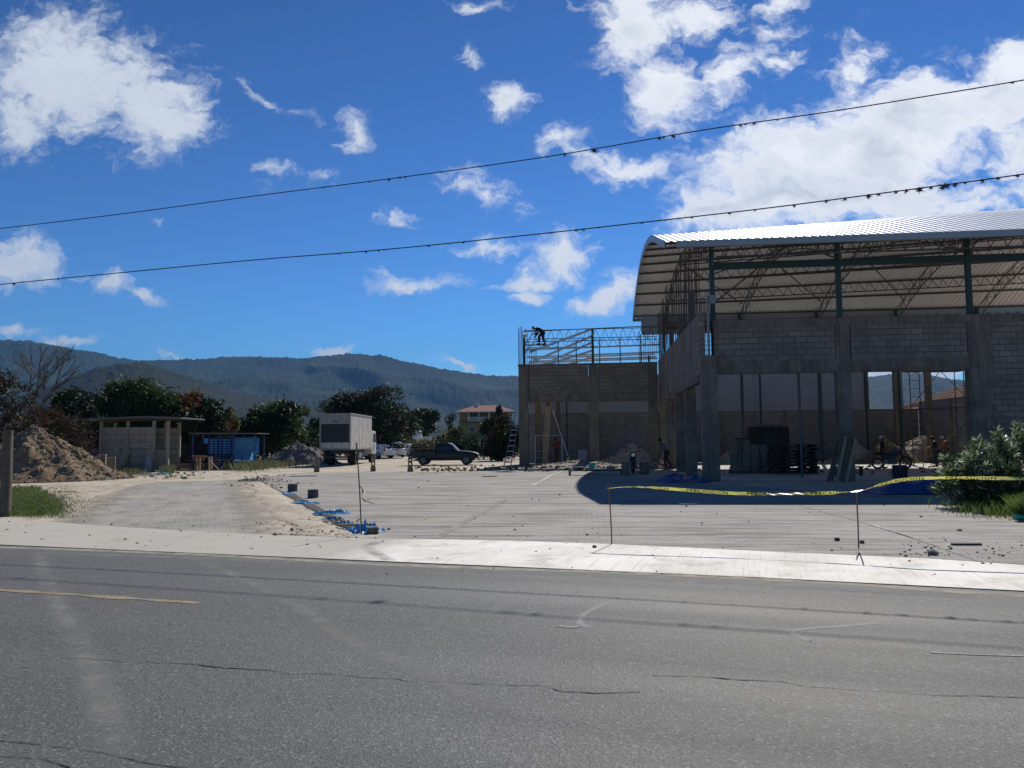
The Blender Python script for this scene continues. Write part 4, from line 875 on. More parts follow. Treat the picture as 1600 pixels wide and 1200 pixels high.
ptree('dry_tree', -90, 52, 566, 40, 1.0, 'leaf_brown', 'tree full of dry brown leaves at the left edge above the soil heap', 26, n=12000, leaf=.20, asp=.4, lobes=30, m2='leaf_olive', depth=5, bark='bark_pale')
ptree('dry_shrub', 20, 132, 628, 43, .4, 'leaf_brown', 'low brown leafed shrub just behind the soil heap', 27, n=9000, leaf=.17, asp=.4, lobes=24, m2='leaf_olive', depth=3.5, cat='shrub', bark='bark_pale')
ptree('feathery_tree', 498, 650, 602, 82, 1.5, 'leaf_olive', 'tall feathery olive green tree rising behind the box truck', 28, n=17000, leaf=.45, asp=.25, lobes=46, clump=.15, depth=8, droop=.1, m2='leaf_dark')
ptree('broadleaf_tree', 629, 692, 634, 112, 1.5, 'leaf_dark', 'dark evergreen behind the white sheds right of the truck', 29, n=6000, leaf=.5, lobes=20, clump=.17)
ptree('broadleaf_tree', 690, 716, 640, 120, 1.0, 'leaf_olive', 'thin wispy tree left of the yellow house', 30, n=900, leaf=.55, asp=.2, lobes=12, clump=.12)
ptree('shrub_tree', 680, 732, 664, 76, .4, 'leaf_mid', 'light green bushy tree behind the dark pickup cab', 31, n=5000, leaf=.26, lobes=16, m2='leaf_lime')
ptree('broadleaf_tree', 744, 812, 645, 66, .5, 'leaf_dark', 'dark tree in front of the yellow house beside the annex', 32, n=9000, leaf=.28, lobes=24, m2='leaf_brown', depth=4)
ptree('broadleaf_tree', 774, 788, 626, 150, 4, 'leaf_dark', 'narrow treetop rising behind the yellow house roof', 33, n=900, leaf=.6, lobes=7, clump=.25)
ptree('shrub_tree', 640, 700, 688, 70, .2, 'leaf_dark', 'low dark shrub behind the loaded pickup bed', 34, n=2500, leaf=.22, lobes=12, cat='shrub')
ptree('broadleaf_tree', -400, -120, 560, 60, 1.0, 'leaf_dark', 'large dark tree out past the left edge', 35, n=6000, leaf=.4, lobes=24, m2='leaf_brown')
# bare tree
def bare_tree():
    Y = 46; x = at_px(40, Y); t = thing('bare_tree', (x, Y, 0), 0, 'leafless tree with thin grey branches standing out against the hills', 'tree'); rn = random.Random(9); mb = MB(); br = MB()
    def grow(p, d, l, r, k, tgt):
        q = p + d * l; m_ = p.lerp(q, .5) + Vector((rn.uniform(-1, 1), rn.uniform(-1, 1), rn.uniform(-.3, .6))) * l * .09
        tgt.tube([p, m_, q], [r, r * .85, r * .65], 6 if k > 2 else 4, False)
        if k == 0: return
        for i in range(rn.choice((2, 3, 3)) if k > 1 else 3):
            nd = (d + Vector((rn.uniform(-1, 1), rn.uniform(-.8, .8), rn.uniform(-.25, .7))) * .62).normalized(); grow(p.lerp(q, rn.uniform(.6, 1)), nd, l * rn.uniform(.6, .85), max(r * .6, .010), k - 1, br)
    grow(Vector((0, 0, -.1)), Vector((.05, 0, 1)), 3.0, .16, 0, mb)
    for i, d in enumerate(((-.5, 0, .9), (.15, .1, 1), (.55, -.1, .8), (-.1, .3, 1), (-.9, 0, .8))): grow(Vector((.1, 0, 2.7)), Vector(d).normalized(), 2.2, .085, 4, br)
    mb.build('trunk', 'bark_pale', t, smooth=True); br.build('branches', 'bark_pale', t)
bare_tree()
# oleander bush by the tape
def bush(name, x, y, w, h, label, seed, n, stems, leaf=.13, m='leaf_shrub'):
    t = thing(name, (x, y, 0), 0, label, 'bush'); g = np.random.default_rng(seed); rn = random.Random(seed); mb = MB(); P = []; D = []
    for i in range(stems):
        a = rn.uniform(0, 6.283); q = rn.random() ** .6; tip = Vector((math.cos(a) * q * w / 2, math.sin(a) * q * w * .38, h * (1 - .45 * q * q) * rn.uniform(.62, 1.06)))
        b = Vector((tip.x * .3, tip.y * .3, 0)); md = b.lerp(tip, .5) + Vector((tip.x * .12, tip.y * .12, h * .06)); mb.tube([b, md, tip], [.016, .010, .004], 5, False)
        k = n // stems
        for j in range(k):
            s = rn.random() ** .55; p = (b.lerp(md, s * 2) if s < .5 else md.lerp(tip, s * 2 - 1)); d = Vector((rn.gauss(0, 1), rn.gauss(0, 1), rn.gauss(.55, .8))).normalized(); P.append(p + d * leaf * .55); D.append(d)
    P = np.array([tuple(p) for p in P]); D = np.array([tuple(d) for d in D]); sel = g.random(len(P)) < .06 + .48 * np.clip(P[:, 2] / h - .35, 0, 1) ** 1.0  # painted glint leaves grow more frequent towards the top
    leaves('foliage', P[~sel], D[~sel], leaf, .2, m, t, seed, 0, .15); leaves('foliage', P[sel], D[sel], leaf * 1.1, .24, 'leaf_glint', t, seed + 1, 0, .15); mb.build('stems', 'bark', t); return t
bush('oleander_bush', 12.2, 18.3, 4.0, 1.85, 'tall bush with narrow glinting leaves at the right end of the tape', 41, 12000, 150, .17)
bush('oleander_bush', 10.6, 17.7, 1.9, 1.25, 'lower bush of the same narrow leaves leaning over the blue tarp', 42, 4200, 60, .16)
# grasses
def grass(name, n, fn, h, m, seed, w=.012, bend=.4, label=None, cat=None):
    g = np.random.default_rng(seed); v = np.empty((n, 4, 3)); rn = random.Random(seed)
    for i in range(n):
        x, y = fn(rn); a = rn.uniform(0, 6.283); hh = h * rn.uniform(.4, 1.3); bx, by = math.cos(a) * hh * bend * rn.random(), math.sin(a) * hh * bend * rn.random(); c, s = math.cos(a + 1.57) * w, math.sin(a + 1.57) * w
        v[i] = [(x - c, y - s, -.01), (x + c, y + s, -.01), (x + bx * .4 + c * .6, y + by * .4 + s * .6, hh * .6), (x + bx, y + by, hh)]
    v = v.reshape(-1, 3); f = np.arange(4 * n).reshape(-1, 4); me = bpy.data.meshes.new(name); me.vertices.add(len(v)); me.vertices.foreach_set('co', v.ravel()); me.loops.add(f.size); me.loops.foreach_set('vertex_index', f.ravel())
    me.polygons.add(n); me.polygons.foreach_set('loop_start', np.arange(0, f.size, 4)); me.polygons.foreach_set('loop_total', np.full(n, 4)); me.update(); me.materials.append(M[m])
    o = bpy.data.objects.new(name, me); COL.objects.link(o)
    if label: tag(o, label, cat)
    else: o['kind'] = 'stuff'
    return o
def gz(q):
    while True:
        px, py = q.uniform(-160, 112), q.uniform(762, 806)
        if q.random() < 1 - max(0, (px - 10) / 100) ** 1.5 and px < 40 + (py - 762) * 1.6 + 20: p = G(px, py); return p.x, p.y
grass('grass', 22000, gz, .11, 'grass', 51, .007, .9)
grass('grass', 3000, gz, .16, 'weed', 59, .006, .9)
grass('grass', 2600, lambda q: (lambda p: (p.x, p.y))(G(q.gauss(70, 26), min(max(q.gauss(786, 11), 764), 809))), .07, 'weed', 60, .006, .9)
grass('grass', 900, lambda q: (lambda p: (p.x, p.y))(G(q.gauss(95, 30), min(max(q.gauss(780, 14), 760), 808))), .05, 'grass', 64, .006, .9)
def wz(cx, cy, sx, sy):
    def f(q): p = G(q.gauss(cx, sx), min(max(q.gauss(cy, sy), 715), 812)); return p.x, p.y
    return f
grass('weeds', 1600, wz(200, 739, 12, 1.6), .35, 'weed', 52, .014)
grass('weeds', 3000, wz(385, 731, 16, 2.2), .5, 'weed', 53, .012, .8)
grass('weeds', 1800, wz(425, 728, 20, 2.0), .35, 'weed', 54, .016, .6)
grass('weeds', 900, wz(262, 737, 5, 1.2), .4, 'weed', 55, .014)
grass('weeds', 2600, wz(1590, 797, 40, 5), .24, 'grass', 56, .007, .7)
grass('weeds', 2500, wz(1612, 806, 12, 5), .36, 'grass', 57, .008, .8)
grass('weeds', 1500, wz(140, 718, 14, 2.0), 1.0, 'grass', 58, .02, .5)

# ------------------------------------------------------------------ vehicles
def ring_loft(mb, rings):
    o = len(mb.v); n = len(rings[0])
    for r in rings: mb.v += [tuple(p) for p in r]
    for i in range(len(rings) - 1):
        for j in range(n): mb.f.append((o + i * n + j, o + i * n + (j + 1) % n, o + (i + 1) * n + (j + 1) % n, o + (i + 1) * n + j))
    mb.f.append(tuple(o + j for j in range(n))[::-1]); mb.f.append(tuple(o + (len(rings) - 1) * n + j for j in range(n)))
def wheel(t, x, y, r, w, rim='chrome', dual=False):
    o = bpy.data.objects.new('wheel', None); COL.objects.link(o); o.parent = t; o.location = (x, y, r)
    sgn = 1 if y > 0 else -1; mb = MB()
    prof = [(.62, -.5), (.90, -.5), (.98, -.38), (1, -.2), (1, .2), (.98, .38), (.90, .5), (.62, .5)]; n = 28; k = len(prof)
    for i in range(n):
        a = 2 * math.pi * i / n
        for (rr, yy) in prof: mb.v.append((math.cos(a) * rr * r, yy * w, math.sin(a) * rr * r))
    for i in range(n):
        for j in range(k): mb.f.append((i * k + j, i * k + (j + 1) % k, ((i + 1) % n) * k + (j + 1) % k, ((i + 1) % n) * k + j))
    mb.build('tyre', 'black', o, smooth=True)
    mb = MB(); mb.tube([(0, sgn * w * .1, 0), (0, sgn * w * .30, 0)], r * .22, 12); mb.torus((0, sgn * w * .36, 0), r * .60, r * .045, 'y', 24, 6); mb.tube([(0, -w * .1, 0), (0, -w * .05, 0)], r * .62, 20)
    for i in range(6):
        a = 2 * math.pi * i / 6; mb.bar((0, sgn * w * .28, 0), (math.cos(a) * r * .6, sgn * w * .36, math.sin(a) * r * .6), r * .13, r * .05, (0, 1, 0))
    mb.build('rim', rim, o, smooth=True); return o
def body_section(x, hw, zb, zm, zt, tw):
    # half width hw at the waist, tw at the top
    return [(x, -hw * .96, zb), (x, -hw, zb + (zm - zb) * .35), (x, -hw * .985, zm), (x, -tw, zt), (x, -tw * .5, zt + .015), (x, tw * .5, zt + .015), (x, tw, zt), (x, hw * .985, zm), (x, hw, zb + (zm - zb) * .35), (x, hw * .96, zb)]
def pickup():
    p0, p1 = at_px(645, 55.5), at_px(748, 54.8); t = thing('pickup_truck', ((p0 + p1) / 2, 55.2, 0), R(-2), 'dark green pickup with its caged bed loaded with brown branches', 'pickup truck')
    L2 = 2.42; W_ = .86
    mb = MB(); S = lambda x, zb, zm, zt, hw=W_, tw=None: body_section(x, hw, zb, zm, zt, tw if tw else hw * .93)
    ring_loft(mb, [S(.50, .42, .80, .985, .84), S(1.0, .42, .82, .99), S(1.5, .46, .80, .955, .85), S(1.95, .46, .76, .90, .83), S(2.25, .45, .70, .83, .80), S(2.38, .42, .62, .72, .72)])
    ring_loft(mb, [S(-.62, .42, .80, .98, .85), S(-.2, .40, .80, .99), S(.50, .40, .80, .99)])
    body = mb.build('body', 'darkgreen_paint', t, smooth=True, bevel=.01)
    mb = MB(); C = lambda x, hw, z0, tw, z1: [(x, -hw, z0), (x, -tw, z1), (x, tw, z1), (x, hw, z0)]
    ring_loft(mb, [[(-.62, -.80, .97), (-.60, -.66, 1.50), (-.60, .66, 1.50), (-.62, .80, .97)], [(-.35, -.81, .98), (-.35, -.67, 1.56), (-.35, .67, 1.56), (-.35, .81, .98)], [(.25, -.81, .98), (.22, -.66, 1.55), (.22, .66, 1.55), (.25, .81, .98)], [(.92, -.80, .97), (.50, -.62, 1.47), (.50, .62, 1.47), (.92, .80, .97)], [(1.02, -.79, .96), (.98, -.72, 1.0), (.98, .72, 1.0), (1.02, .79, .96)]])
    cab = mb.build('cab', 'darkgreen_paint', t, smooth=True, sharp=20, bevel=.01)
    for s in (-1, 1):
        MB().poly([(-.50, s * .803, 1.03), (.80, s * .803, 1.03), (.40, s * .672, 1.45), (-.48, s * .688, 1.45)][::s]).build('side_window', 'glass', t)
        MB().bar((.62, s * .84, 1.10), (.62, s * 1.0, 1.12), .14, .12).build('mirror', 'darkgreen_paint', t, bevel=.01)
        MB().box(2.18, 2.36, s * .52 - .12, s * .52 + .12, .62, .76).build('headlight', 'chrome', t, bevel=.02)
        MB().box(-2.44, -2.40, s * .74 - .06, s * .74 + .06, .60, .82).build('tail_light', 'red', t)
        MB().box(-.45, .45, s * .855 - .008, s * .855 + .008, .86, .875).build('door_trim', 'dark_metal', t)
    MB().poly([(.95, -.70, 1.02), (.95, .70, 1.02), (.535, .58, 1.44), (.535, -.58, 1.44)]).build('windscreen', 'glass', t)
    mb = MB().box(-2.42, -.64, -.86, -.80, .48, .96).box(-2.42, -.64, .80, .86, .48, .96).box(-2.42, -2.37, -.80, .80, .48, .96).box(-.68, -.64, -.80, .80, .48, .96).box(-2.37, -.68, -.80, .80, .52, .57)
    mb.build('bed', 'darkgreen_paint', t, bevel=.01)
    MB().box(2.34, 2.46, -.80, .80, .36, .54).build('bumper', 'grey_steel', t, bevel=.03); MB().box(-2.52, -2.42, -.78, .78, .40, .52).build('bumper', 'grey_steel', t, bevel=.02)
    MB().box(-2.2, 2.1, -.4, .4, .30, .42).build('chassis', 'dark_metal', t)
    for x in (-1.50, 1.55):
        for s in (-1, 1):
            wheel(t, x, s * .76, .345, .22, 'pvc')
            mb = MB(); n = 10; mb.v = []; 
            for k in range(n + 1):
                a = math.pi * (-.06 + 1.12 * k / n)
                for rr in (.37, .43):
                    for yy in (.80, .885): mb.v.append((x + math.cos(a) * rr, s * yy, .345 + math.sin(a) * rr))
            for k in range(n):
                o = 4 * k; mb.f += [(o, o + 4, o + 5, o + 1), (o + 2, o + 3, o + 7, o + 6), (o + 1, o + 5, o + 7, o + 3), (o, o + 2, o + 6, o + 4)]
            mb.build('wheel_arch', 'darkgreen_paint', t, smooth=True)
    mb = MB()
    for s in (-1, 1):
        for x in (-2.36, -1.8, -1.2, -.70): mb.bar((x, s * .83, .95), (x, s * .83, 1.5), .03)
        for z in (1.15, 1.32, 1.5): mb.bar((-2.36, s * .83, z), (-.70, s * .83, z), .03)
    for z in (1.15, 1.32, 1.5): mb.bar((-2.36, -.83, z), (-2.36, .83, z), .03); mb.bar((-.70, -.83, z), (-.70, .83, z), .03)
    mb.build('bed_cage', 'grey_steel', t)
    ld = thing('branch_load', (t.location.x - 1.35, t.location.y, .57), R(-2), 'load of cut brown branches and leaves heaped in the caged pickup bed', 'branches')
    g = np.random.default_rng(3); P = []; mb = MB(); rn = random.Random(4)
    for i in range(60):
        p = Vector((rn.uniform(-.8, .7), rn.uniform(-.6, .6), rn.uniform(.1, .8))); q = p + Vector((rn.gauss(0, .5), rn.gauss(0, .3), rn.uniform(.05, .55))); mb.tube([p, q], rn.uniform(.008, .03), 5)
        for k in range(40): P.append(tuple(p.lerp(q, rn.random()) + Vector((rn.gauss(0, .12), rn.gauss(0, .12), rn.gauss(0, .07)))))
    mb.build('twigs', 'bark', ld); leaves('leaves', np.array(P), g.normal(0, 1, (len(P), 3)), .16, .45, 'leaf_lime', ld, 5); leaves('leaves', np.array(P[::2]) + .05, g.normal(0, 1, (len(P[::2]), 3)), .16, .45, 'leaf_brown', ld, 6)
pickup()

def box_truck():
    xl, xr = at_px(499, 54.5), at_px(548, 54.5); t = thing('box_truck', ((xl + xr) / 2, 54.5, 0), R(90 - 1.0), 'box truck seen from behind with grubby white box and open dark rear door', 'truck')
    W2 = (xr - xl) / 2; Lb = 7.6; zb, zt = 1.18, 3.68      # local +x runs forward, away from the viewer
    sd = MB().box(.05, Lb, -W2 + .04, W2 - .04, zb, zt).build('cargo_box', 'truck_side', t)
    mb = MB()
    for x in (.02,):
        mb.box(-.03, .06, -W2, -W2 + .10, zb - .05, zt + .03); mb.box(-.03, .06, W2 - .10, W2, zb - .05, zt + .03); mb.box(-.03, .06, -W2 + .1, W2 - .1, zt - .10, zt + .03); mb.box(-.03, .06, -W2 + .1, W2 - .1, zb - .05, zb + .06)
    mb.build('rear_frame', 'truck_rear', t, bevel=.01)
    mb = MB()
    for s in (-1, 1):
        mb.box(-.0, Lb + .02, s * (W2 - .02) - .03, s * (W2 - .02) + .03, zt - .04, zt + .05); mb.box(0, Lb + .02, s * (W2 - .02) - .03, s * (W2 - .02) + .03, zb - .05, zb + .06)
    mb.build('side_rail', 'truck_rear', t)
    for k in range(11): MB().box(.5 + k * .65, .54 + k * .65, -W2 + .025, -W2 + .04, zb + .06, zt - .04).build('side_rib', 'truck_side', t)
    MB().box(.02, .045, -W2 + .1, W2 - .1, zt - .72, zt - .10).build('door_header', 'truck_rear', t)
    mb = MB()
    for k in range(3): mb.box(-.005, .02, -W2 + .12, W2 - .12, zt - .70 + k * .2, zt - .53 + k * .2)
    mb.build('rolled_door_slat', 'truck_rear', t)
    MB().box(-.02, .0, -.16, .16, zt - .58, zt - .50).build('door_handle', 'dark_metal', t)
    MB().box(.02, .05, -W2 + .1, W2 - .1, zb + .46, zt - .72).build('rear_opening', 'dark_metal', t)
    mb = MB()
    for k in range(9): mb.box(-.0, .02, -W2 + .12, W2 - .12, zb + .55 + k * .145, zb + .575 + k * .145)
    mb.build('slats', 'black', t)
    MB().box(-.02, .045, -W2 + .1, W2 - .1, zb + .08, zb + .46).build('tail_board', 'truck_side', t)
    MB().box(.3, Lb + 1.8, -.45, .45, .85, 1.1).build('chassis', 'dark_metal', t)
    MB().box(.05, .18, -W2 + .25, W2 - .25, .55, .68).build('rear_bumper', 'dark_metal', t)
    for y in (-.9, .9): MB().box(.03, .09, y - .12, y + .12, .72, .84).build('tail_light', 'red', t)
    for y in (-.85, .85): MB().box(1.35, 1.40, y - .28, y + .28, .18, 1.05).build('mud_flap', 'black', t)
    for x, r in ((2.1, .5), (Lb + .9, .5)):
        for s in (-1, 1): wheel(t, x, s * (W2 - .28), r, .5 if x < 3 else .28, 'dark_metal')
    MB().box(3.2, 4.4, -W2 + .1, -W2 + .55, .45, .95).build('fuel_tank', 'grey_steel', t, bevel=.05)
    mb = MB(); mb.prism([(Lb + .15, .7), (Lb + 2.0, .7), (Lb + 2.0, 1.7), (Lb + 1.75, 2.55), (Lb + .15, 2.6)], 'y', -1.05, 1.05); mb.build('cab', 'truck_side', t, bevel=.05)
    for s in (-1, 1):
        MB().poly([(Lb + .7, s * 1.056, 1.65), (Lb + 1.85, s * 1.056, 1.65), (Lb + 1.65, s * 1.056, 2.35), (Lb + .7, s * 1.056, 2.35)]).build('side_window', 'glass', t)
        mr = MB().bar((Lb + 1.85, s * 1.05, 2.2), (Lb + 1.85, s * 1.35, 2.2), .03).box(Lb + 1.82, Lb + 1.9, s * 1.38 - .07, s * 1.38 + .07, 1.75, 2.25).build('mirror', 'black', t)
box_truck()

def car(x, y, rz, label, suv=True, paint='white_paint', scale=1.0):
    t = thing('parked_car', (x, y, 0), rz, label, 'car', 'white cars parked beyond the box truck'); H = 1.66 if suv else 1.45
    S = lambda x, zb, zm, zt, hw=.90: body_section(x, hw, zb, zm, zt, hw * .94); mb = MB()
    ring_loft(mb, [S(-2.25, .40, .70, .85, .76), S(-2.12, .30, .75, .98, .86), S(-1.2, .28, .78, 1.0), S(.2, .26, .78, .99), S(1.0, .28, .76, .97), S(1.7, .30, .70, .88, .88), S(2.15, .32, .62, .74, .80), S(2.25, .40, .55, .62, .70)])
    b = mb.build('body', paint, t, smooth=True, sharp=40, bevel=.02)
    mb = MB(); q = -2.08 if suv else -1.75
    ring_loft(mb, [[(q, -.80, .96), (q + .35, -.62, H - .12), (q + .35, .62, H - .12), (q, .80, .96)], [(q + .5, -.84, .97), (q + .75, -.66, H), (q + .75, .66, H), (q + .5, .84, .97)], [(.1, -.84, .97), (.0, -.66, H), (.0, .66, H), (.1, .84, .97)], [(1.15, -.82, .95), (.45, -.62, H - .10), (.45, .62, H - .10), (1.15, .82, .95)]])
    mb.build('roof', paint, t, smooth=True, sharp=25, bevel=.02)
    for s in (-1, 1):
        MB().poly([(q + .45, s * .852, 1.0), (1.0, s * .848, 1.0), (.38, s * .672, H - .16), (q + .68, s * .690, H - .12)][::s]).build('side_window', 'glass', t)
        MB().box(-2.28, -2.10, s * .70 - .13, s * .70 + .13, .78, .95).build('tail_light', 'red', t, bevel=.02); MB().box(2.05, 2.22, s * .60 - .14, s * .60 + .14, .60, .72).build('headlight', 'chrome', t, bevel=.02)
        MB().bar((.85, s * .84, 1.0), (.85, s * 1.0, 1.02), .12, .12).build('mirror', paint, t, bevel=.02)
        for xx in (-1.38, 1.38): wheel(t, xx, s * .80, .34, .22, 'pvc')
    MB().poly([(q - .02, -.68, 1.02), (q - .02, .68, 1.02), (q + .30, .55, H - .18), (q + .30, -.55, H - .18)]).build('rear_window', 'glass', t)
    MB().poly([(1.14, -.70, 1.0), (1.14, .70, 1.0), (.50, .55, H - .15), (.50, -.55, H - .15)]).build('windscreen', 'glass', t)
    MB().box(-2.30, -2.24, -.26, .26, .55, .68).build('number_plate', 'white', t)
    return t
car(at_px(609, 84), 84, R(128), 'white compact car with tinted rear window, nearest of the cars beyond the truck')
car(at_px(590, 80), 79, R(140), 'white car half hidden behind the front of the box truck', suv=False)
car(at_px(629, 90), 91, R(150), 'white car farthest right of the cars, partly behind the pickup cage', suv=False)

def motorcycle(x, y, rz, label, paint='dark_metal'):
    t = thing('motorcycle', (x, y, 0), rz, label, 'motorcycle')
    for xx, r in ((-.66, .31), (.70, .33)):
        o = bpy.data.objects.new('wheel', None); COL.objects.link(o); o.parent = t; o.location = (xx, 0, r)
        MB().torus((0, 0, 0), r - .045, .045, 'y', 26, 8).build('tyre', 'black', o, smooth=True)
        mb = MB().torus((0, 0, 0), r - .095, .014, 'y', 26, 6).tube([(0, -.07, 0), (0, .07, 0)], .05, 10)
        for k in range(14): a = 2 * math.pi * k / 14; mb.tube([(0, .02 * (-1) ** k, 0), (math.cos(a) * (r - .1), 0, math.sin(a) * (r - .1))], .003, 3)
        mb.build('rim', 'chrome', o, smooth=True)
    mb = MB(); 
    for s in (-1, 1): mb.tube([(.70, s * .085, .33), (.42, s * .085, .98)], .024, 8); mb.tube([(-.66, s * .1, .31), (-.08, s * .1, .38)], .022, 6); mb.tube([(-.5, s * .13, .34), (-.35, s * .13, .74)], .025, 8)
    mb.tube([(.43, 0, .92), (.1, 0, .45), (-.1, 0, .35), (-.2, 0, .68), (.40, 0, .85)], .022, 6); mb.tube([(-.15, 0, .70), (-.85, 0, .78)], .03, 6)
    mb.build('frame', 'dark_metal', t, smooth=True)
    mb = MB(); ring_loft(mb, [[(xx, w * math.cos(a), z + h * math.sin(a)) for a in [2 * math.pi * k / 12 for k in range(12)]] for xx, w, z, h in ((-.14, .09, .80, .09), (.0, .15, .84, .15), (.2, .18, .88, .18), (.36, .15, .88, .15), (.46, .08, .86, .07))]); mb.build('tank', paint, t, smooth=True)
    mb = MB(); ring_loft(mb, [[(xx, w * math.cos(a), z + h * math.sin(a)) for a in [2 * math.pi * k / 12 for k in range(12)]] for xx, w, z, h in ((-.85, .07, .86, .03), (-.6, .12, .84, .05), (-.3, .13, .80, .05), (-.06, .09, .82, .04))]); mb.build('saddle', 'black', t, smooth=True)
    MB().prism([(-.42, .52), (-.08, .42), (.12, .70), (-.30, .76), (-.55, .74)], 'y', -.14, .14).build('side_panel', paint, t, bevel=.02)
    MB().box(-.18, .26, -.15, .15, .26, .56).tube([(.08, 0, .48), (.16, 0, .70)], .085, 10).build('engine', 'grey_steel', t, bevel=.02)
    MB().tube([(.18, -.10, .60), (.28, -.14, .40), (.10, -.17, .26), (-.35, -.17, .30), (-.85, -.17, .42)], [.02, .02, .022, .04, .045], 8).build('exhaust', 'chrome', t, smooth=True)
    MB().tube([(.42, -.38, 1.10), (.46, -.20, 1.08), (.45, 0, 1.02), (.46, .20, 1.08), (.42, .38, 1.10)], .014, 8).tube([(.41, -.40, 1.10), (.44, -.26, 1.09)], .022, 8).tube([(.41, .40, 1.10), (.44, .26, 1.09)], .022, 8).build('handlebar', 'dark_metal', t, smooth=True)
    for s in (-1, 1): MB().tube([(.44, s * .24, 1.08), (.42, s * .30, 1.24)], .007, 5).tube([(.42, s * .30, 1.22), (.41, s * .34, 1.30)], [.05, .035], 8).build('mirror', 'black', t)
    MB().tube([(.50, 0, .92), (.60, 0, .92)], [.05, .09], 14).build('headlight', 'chrome', t, smooth=True); MB().box(.44, .56, -.11, .11, .84, 1.04).build('headlight_cowl', paint, t, bevel=.03)
    mb = MB()
    for cx, r, a0, a1 in ((.70, .37, .3, 2.2), (-.66, .36, .8, 2.9)):
        n = 8
        for k in range(n):
            a, b = a0 + (a1 - a0) * k / n, a0 + (a1 - a0) * (k + 1) / n; mb.bar((cx + math.cos(a) * r, 0, .33 + math.sin(a) * r), (cx + math.cos(b) * r, 0, .33 + math.sin(b) * r), .12, .012, (0, 1, 0) if False else (0, 0, 1))
    mb.build('mudguard', paint, t)
    MB().box(-.94, -.88, -.05, .05, .68, .76).build('tail_light', 'red', t); MB().tube([(-.05, .12, .32), (-.15, .32, .02)], .012, 6).build('side_stand', 'dark_metal', t)
    return t
motorcycle(G(992, 741).x, G(992, 741).y + .6, R(-96), 'dark motorcycle facing the viewer on the shaded paving beside the annex')
m2 = W(8.1 + .6, 9.2); motorcycle(at_px(1391, 40.0), 40.0, R(-8), 'dark motorcycle seen from its side at the edge of the sunlit sand', 'shirt_blue')

# ------------------------------------------------------------------ people
BASE = dict(pelvis=(0, 0, .93), waist=(0, 0, 1.08), chest=(.01, 0, 1.28), neck=(.01, 0, 1.44), chin=(.03, 0, 1.52), head=(.02, 0, 1.61), crown=(.01, 0, 1.68))
for s, n in ((1, 'l'), (-1, 'r')):
    BASE.update({n + 'sh': (0, s * .19, 1.40), n + 'el': (-.02, s * .25, 1.12), n + 'wr': (.06, s * .26, .88), n + 'pa': (.08, s * .26, .80), n + 'hip': (0, s * .09, .88), n + 'kn': (.02, s * .10, .49), n + 'an': (0, s * .10, .08), n + 'to': (.17, s * .12, .03)})
RAD = dict(pelvis=.13, waist=.115, chest=.135, neck=.058, chin=.072, head=.098, crown=.075, sh=.062, el=.044, wr=.030, pa=.034, hip=.085, kn=.060, an=.040, to=.034)
def skin_mesh(name, J, edges, rad, m, parent, grow=0.0, lvl=1):
    bm = bmesh.new(); sk = bm.verts.layers.skin.verify(); vs = {}
    def V_(k):
        if k not in vs:
            v = bm.verts.new(J[k]); r = rad(k) + grow; v[sk].radius = (r, r); vs[k] = v
        return vs[k]
    first = None
    for a, b in edges:
        va, vb = V_(a), V_(b); first = first or va; bm.edges.new((va, vb))
    first[sk].use_root = True
    me = bpy.data.meshes.new(name); bm.to_mesh(me); bm.free(); me.materials.append(M[m]); o = bpy.data.objects.new(name, me); COL.objects.link(o); o.parent = parent
    md = o.modifiers.new('skin', 'SKIN'); md.use_smooth_shade = True; s = o.modifiers.new('sub', 'SUBSURF'); s.levels = lvl; s.render_levels = lvl; return o
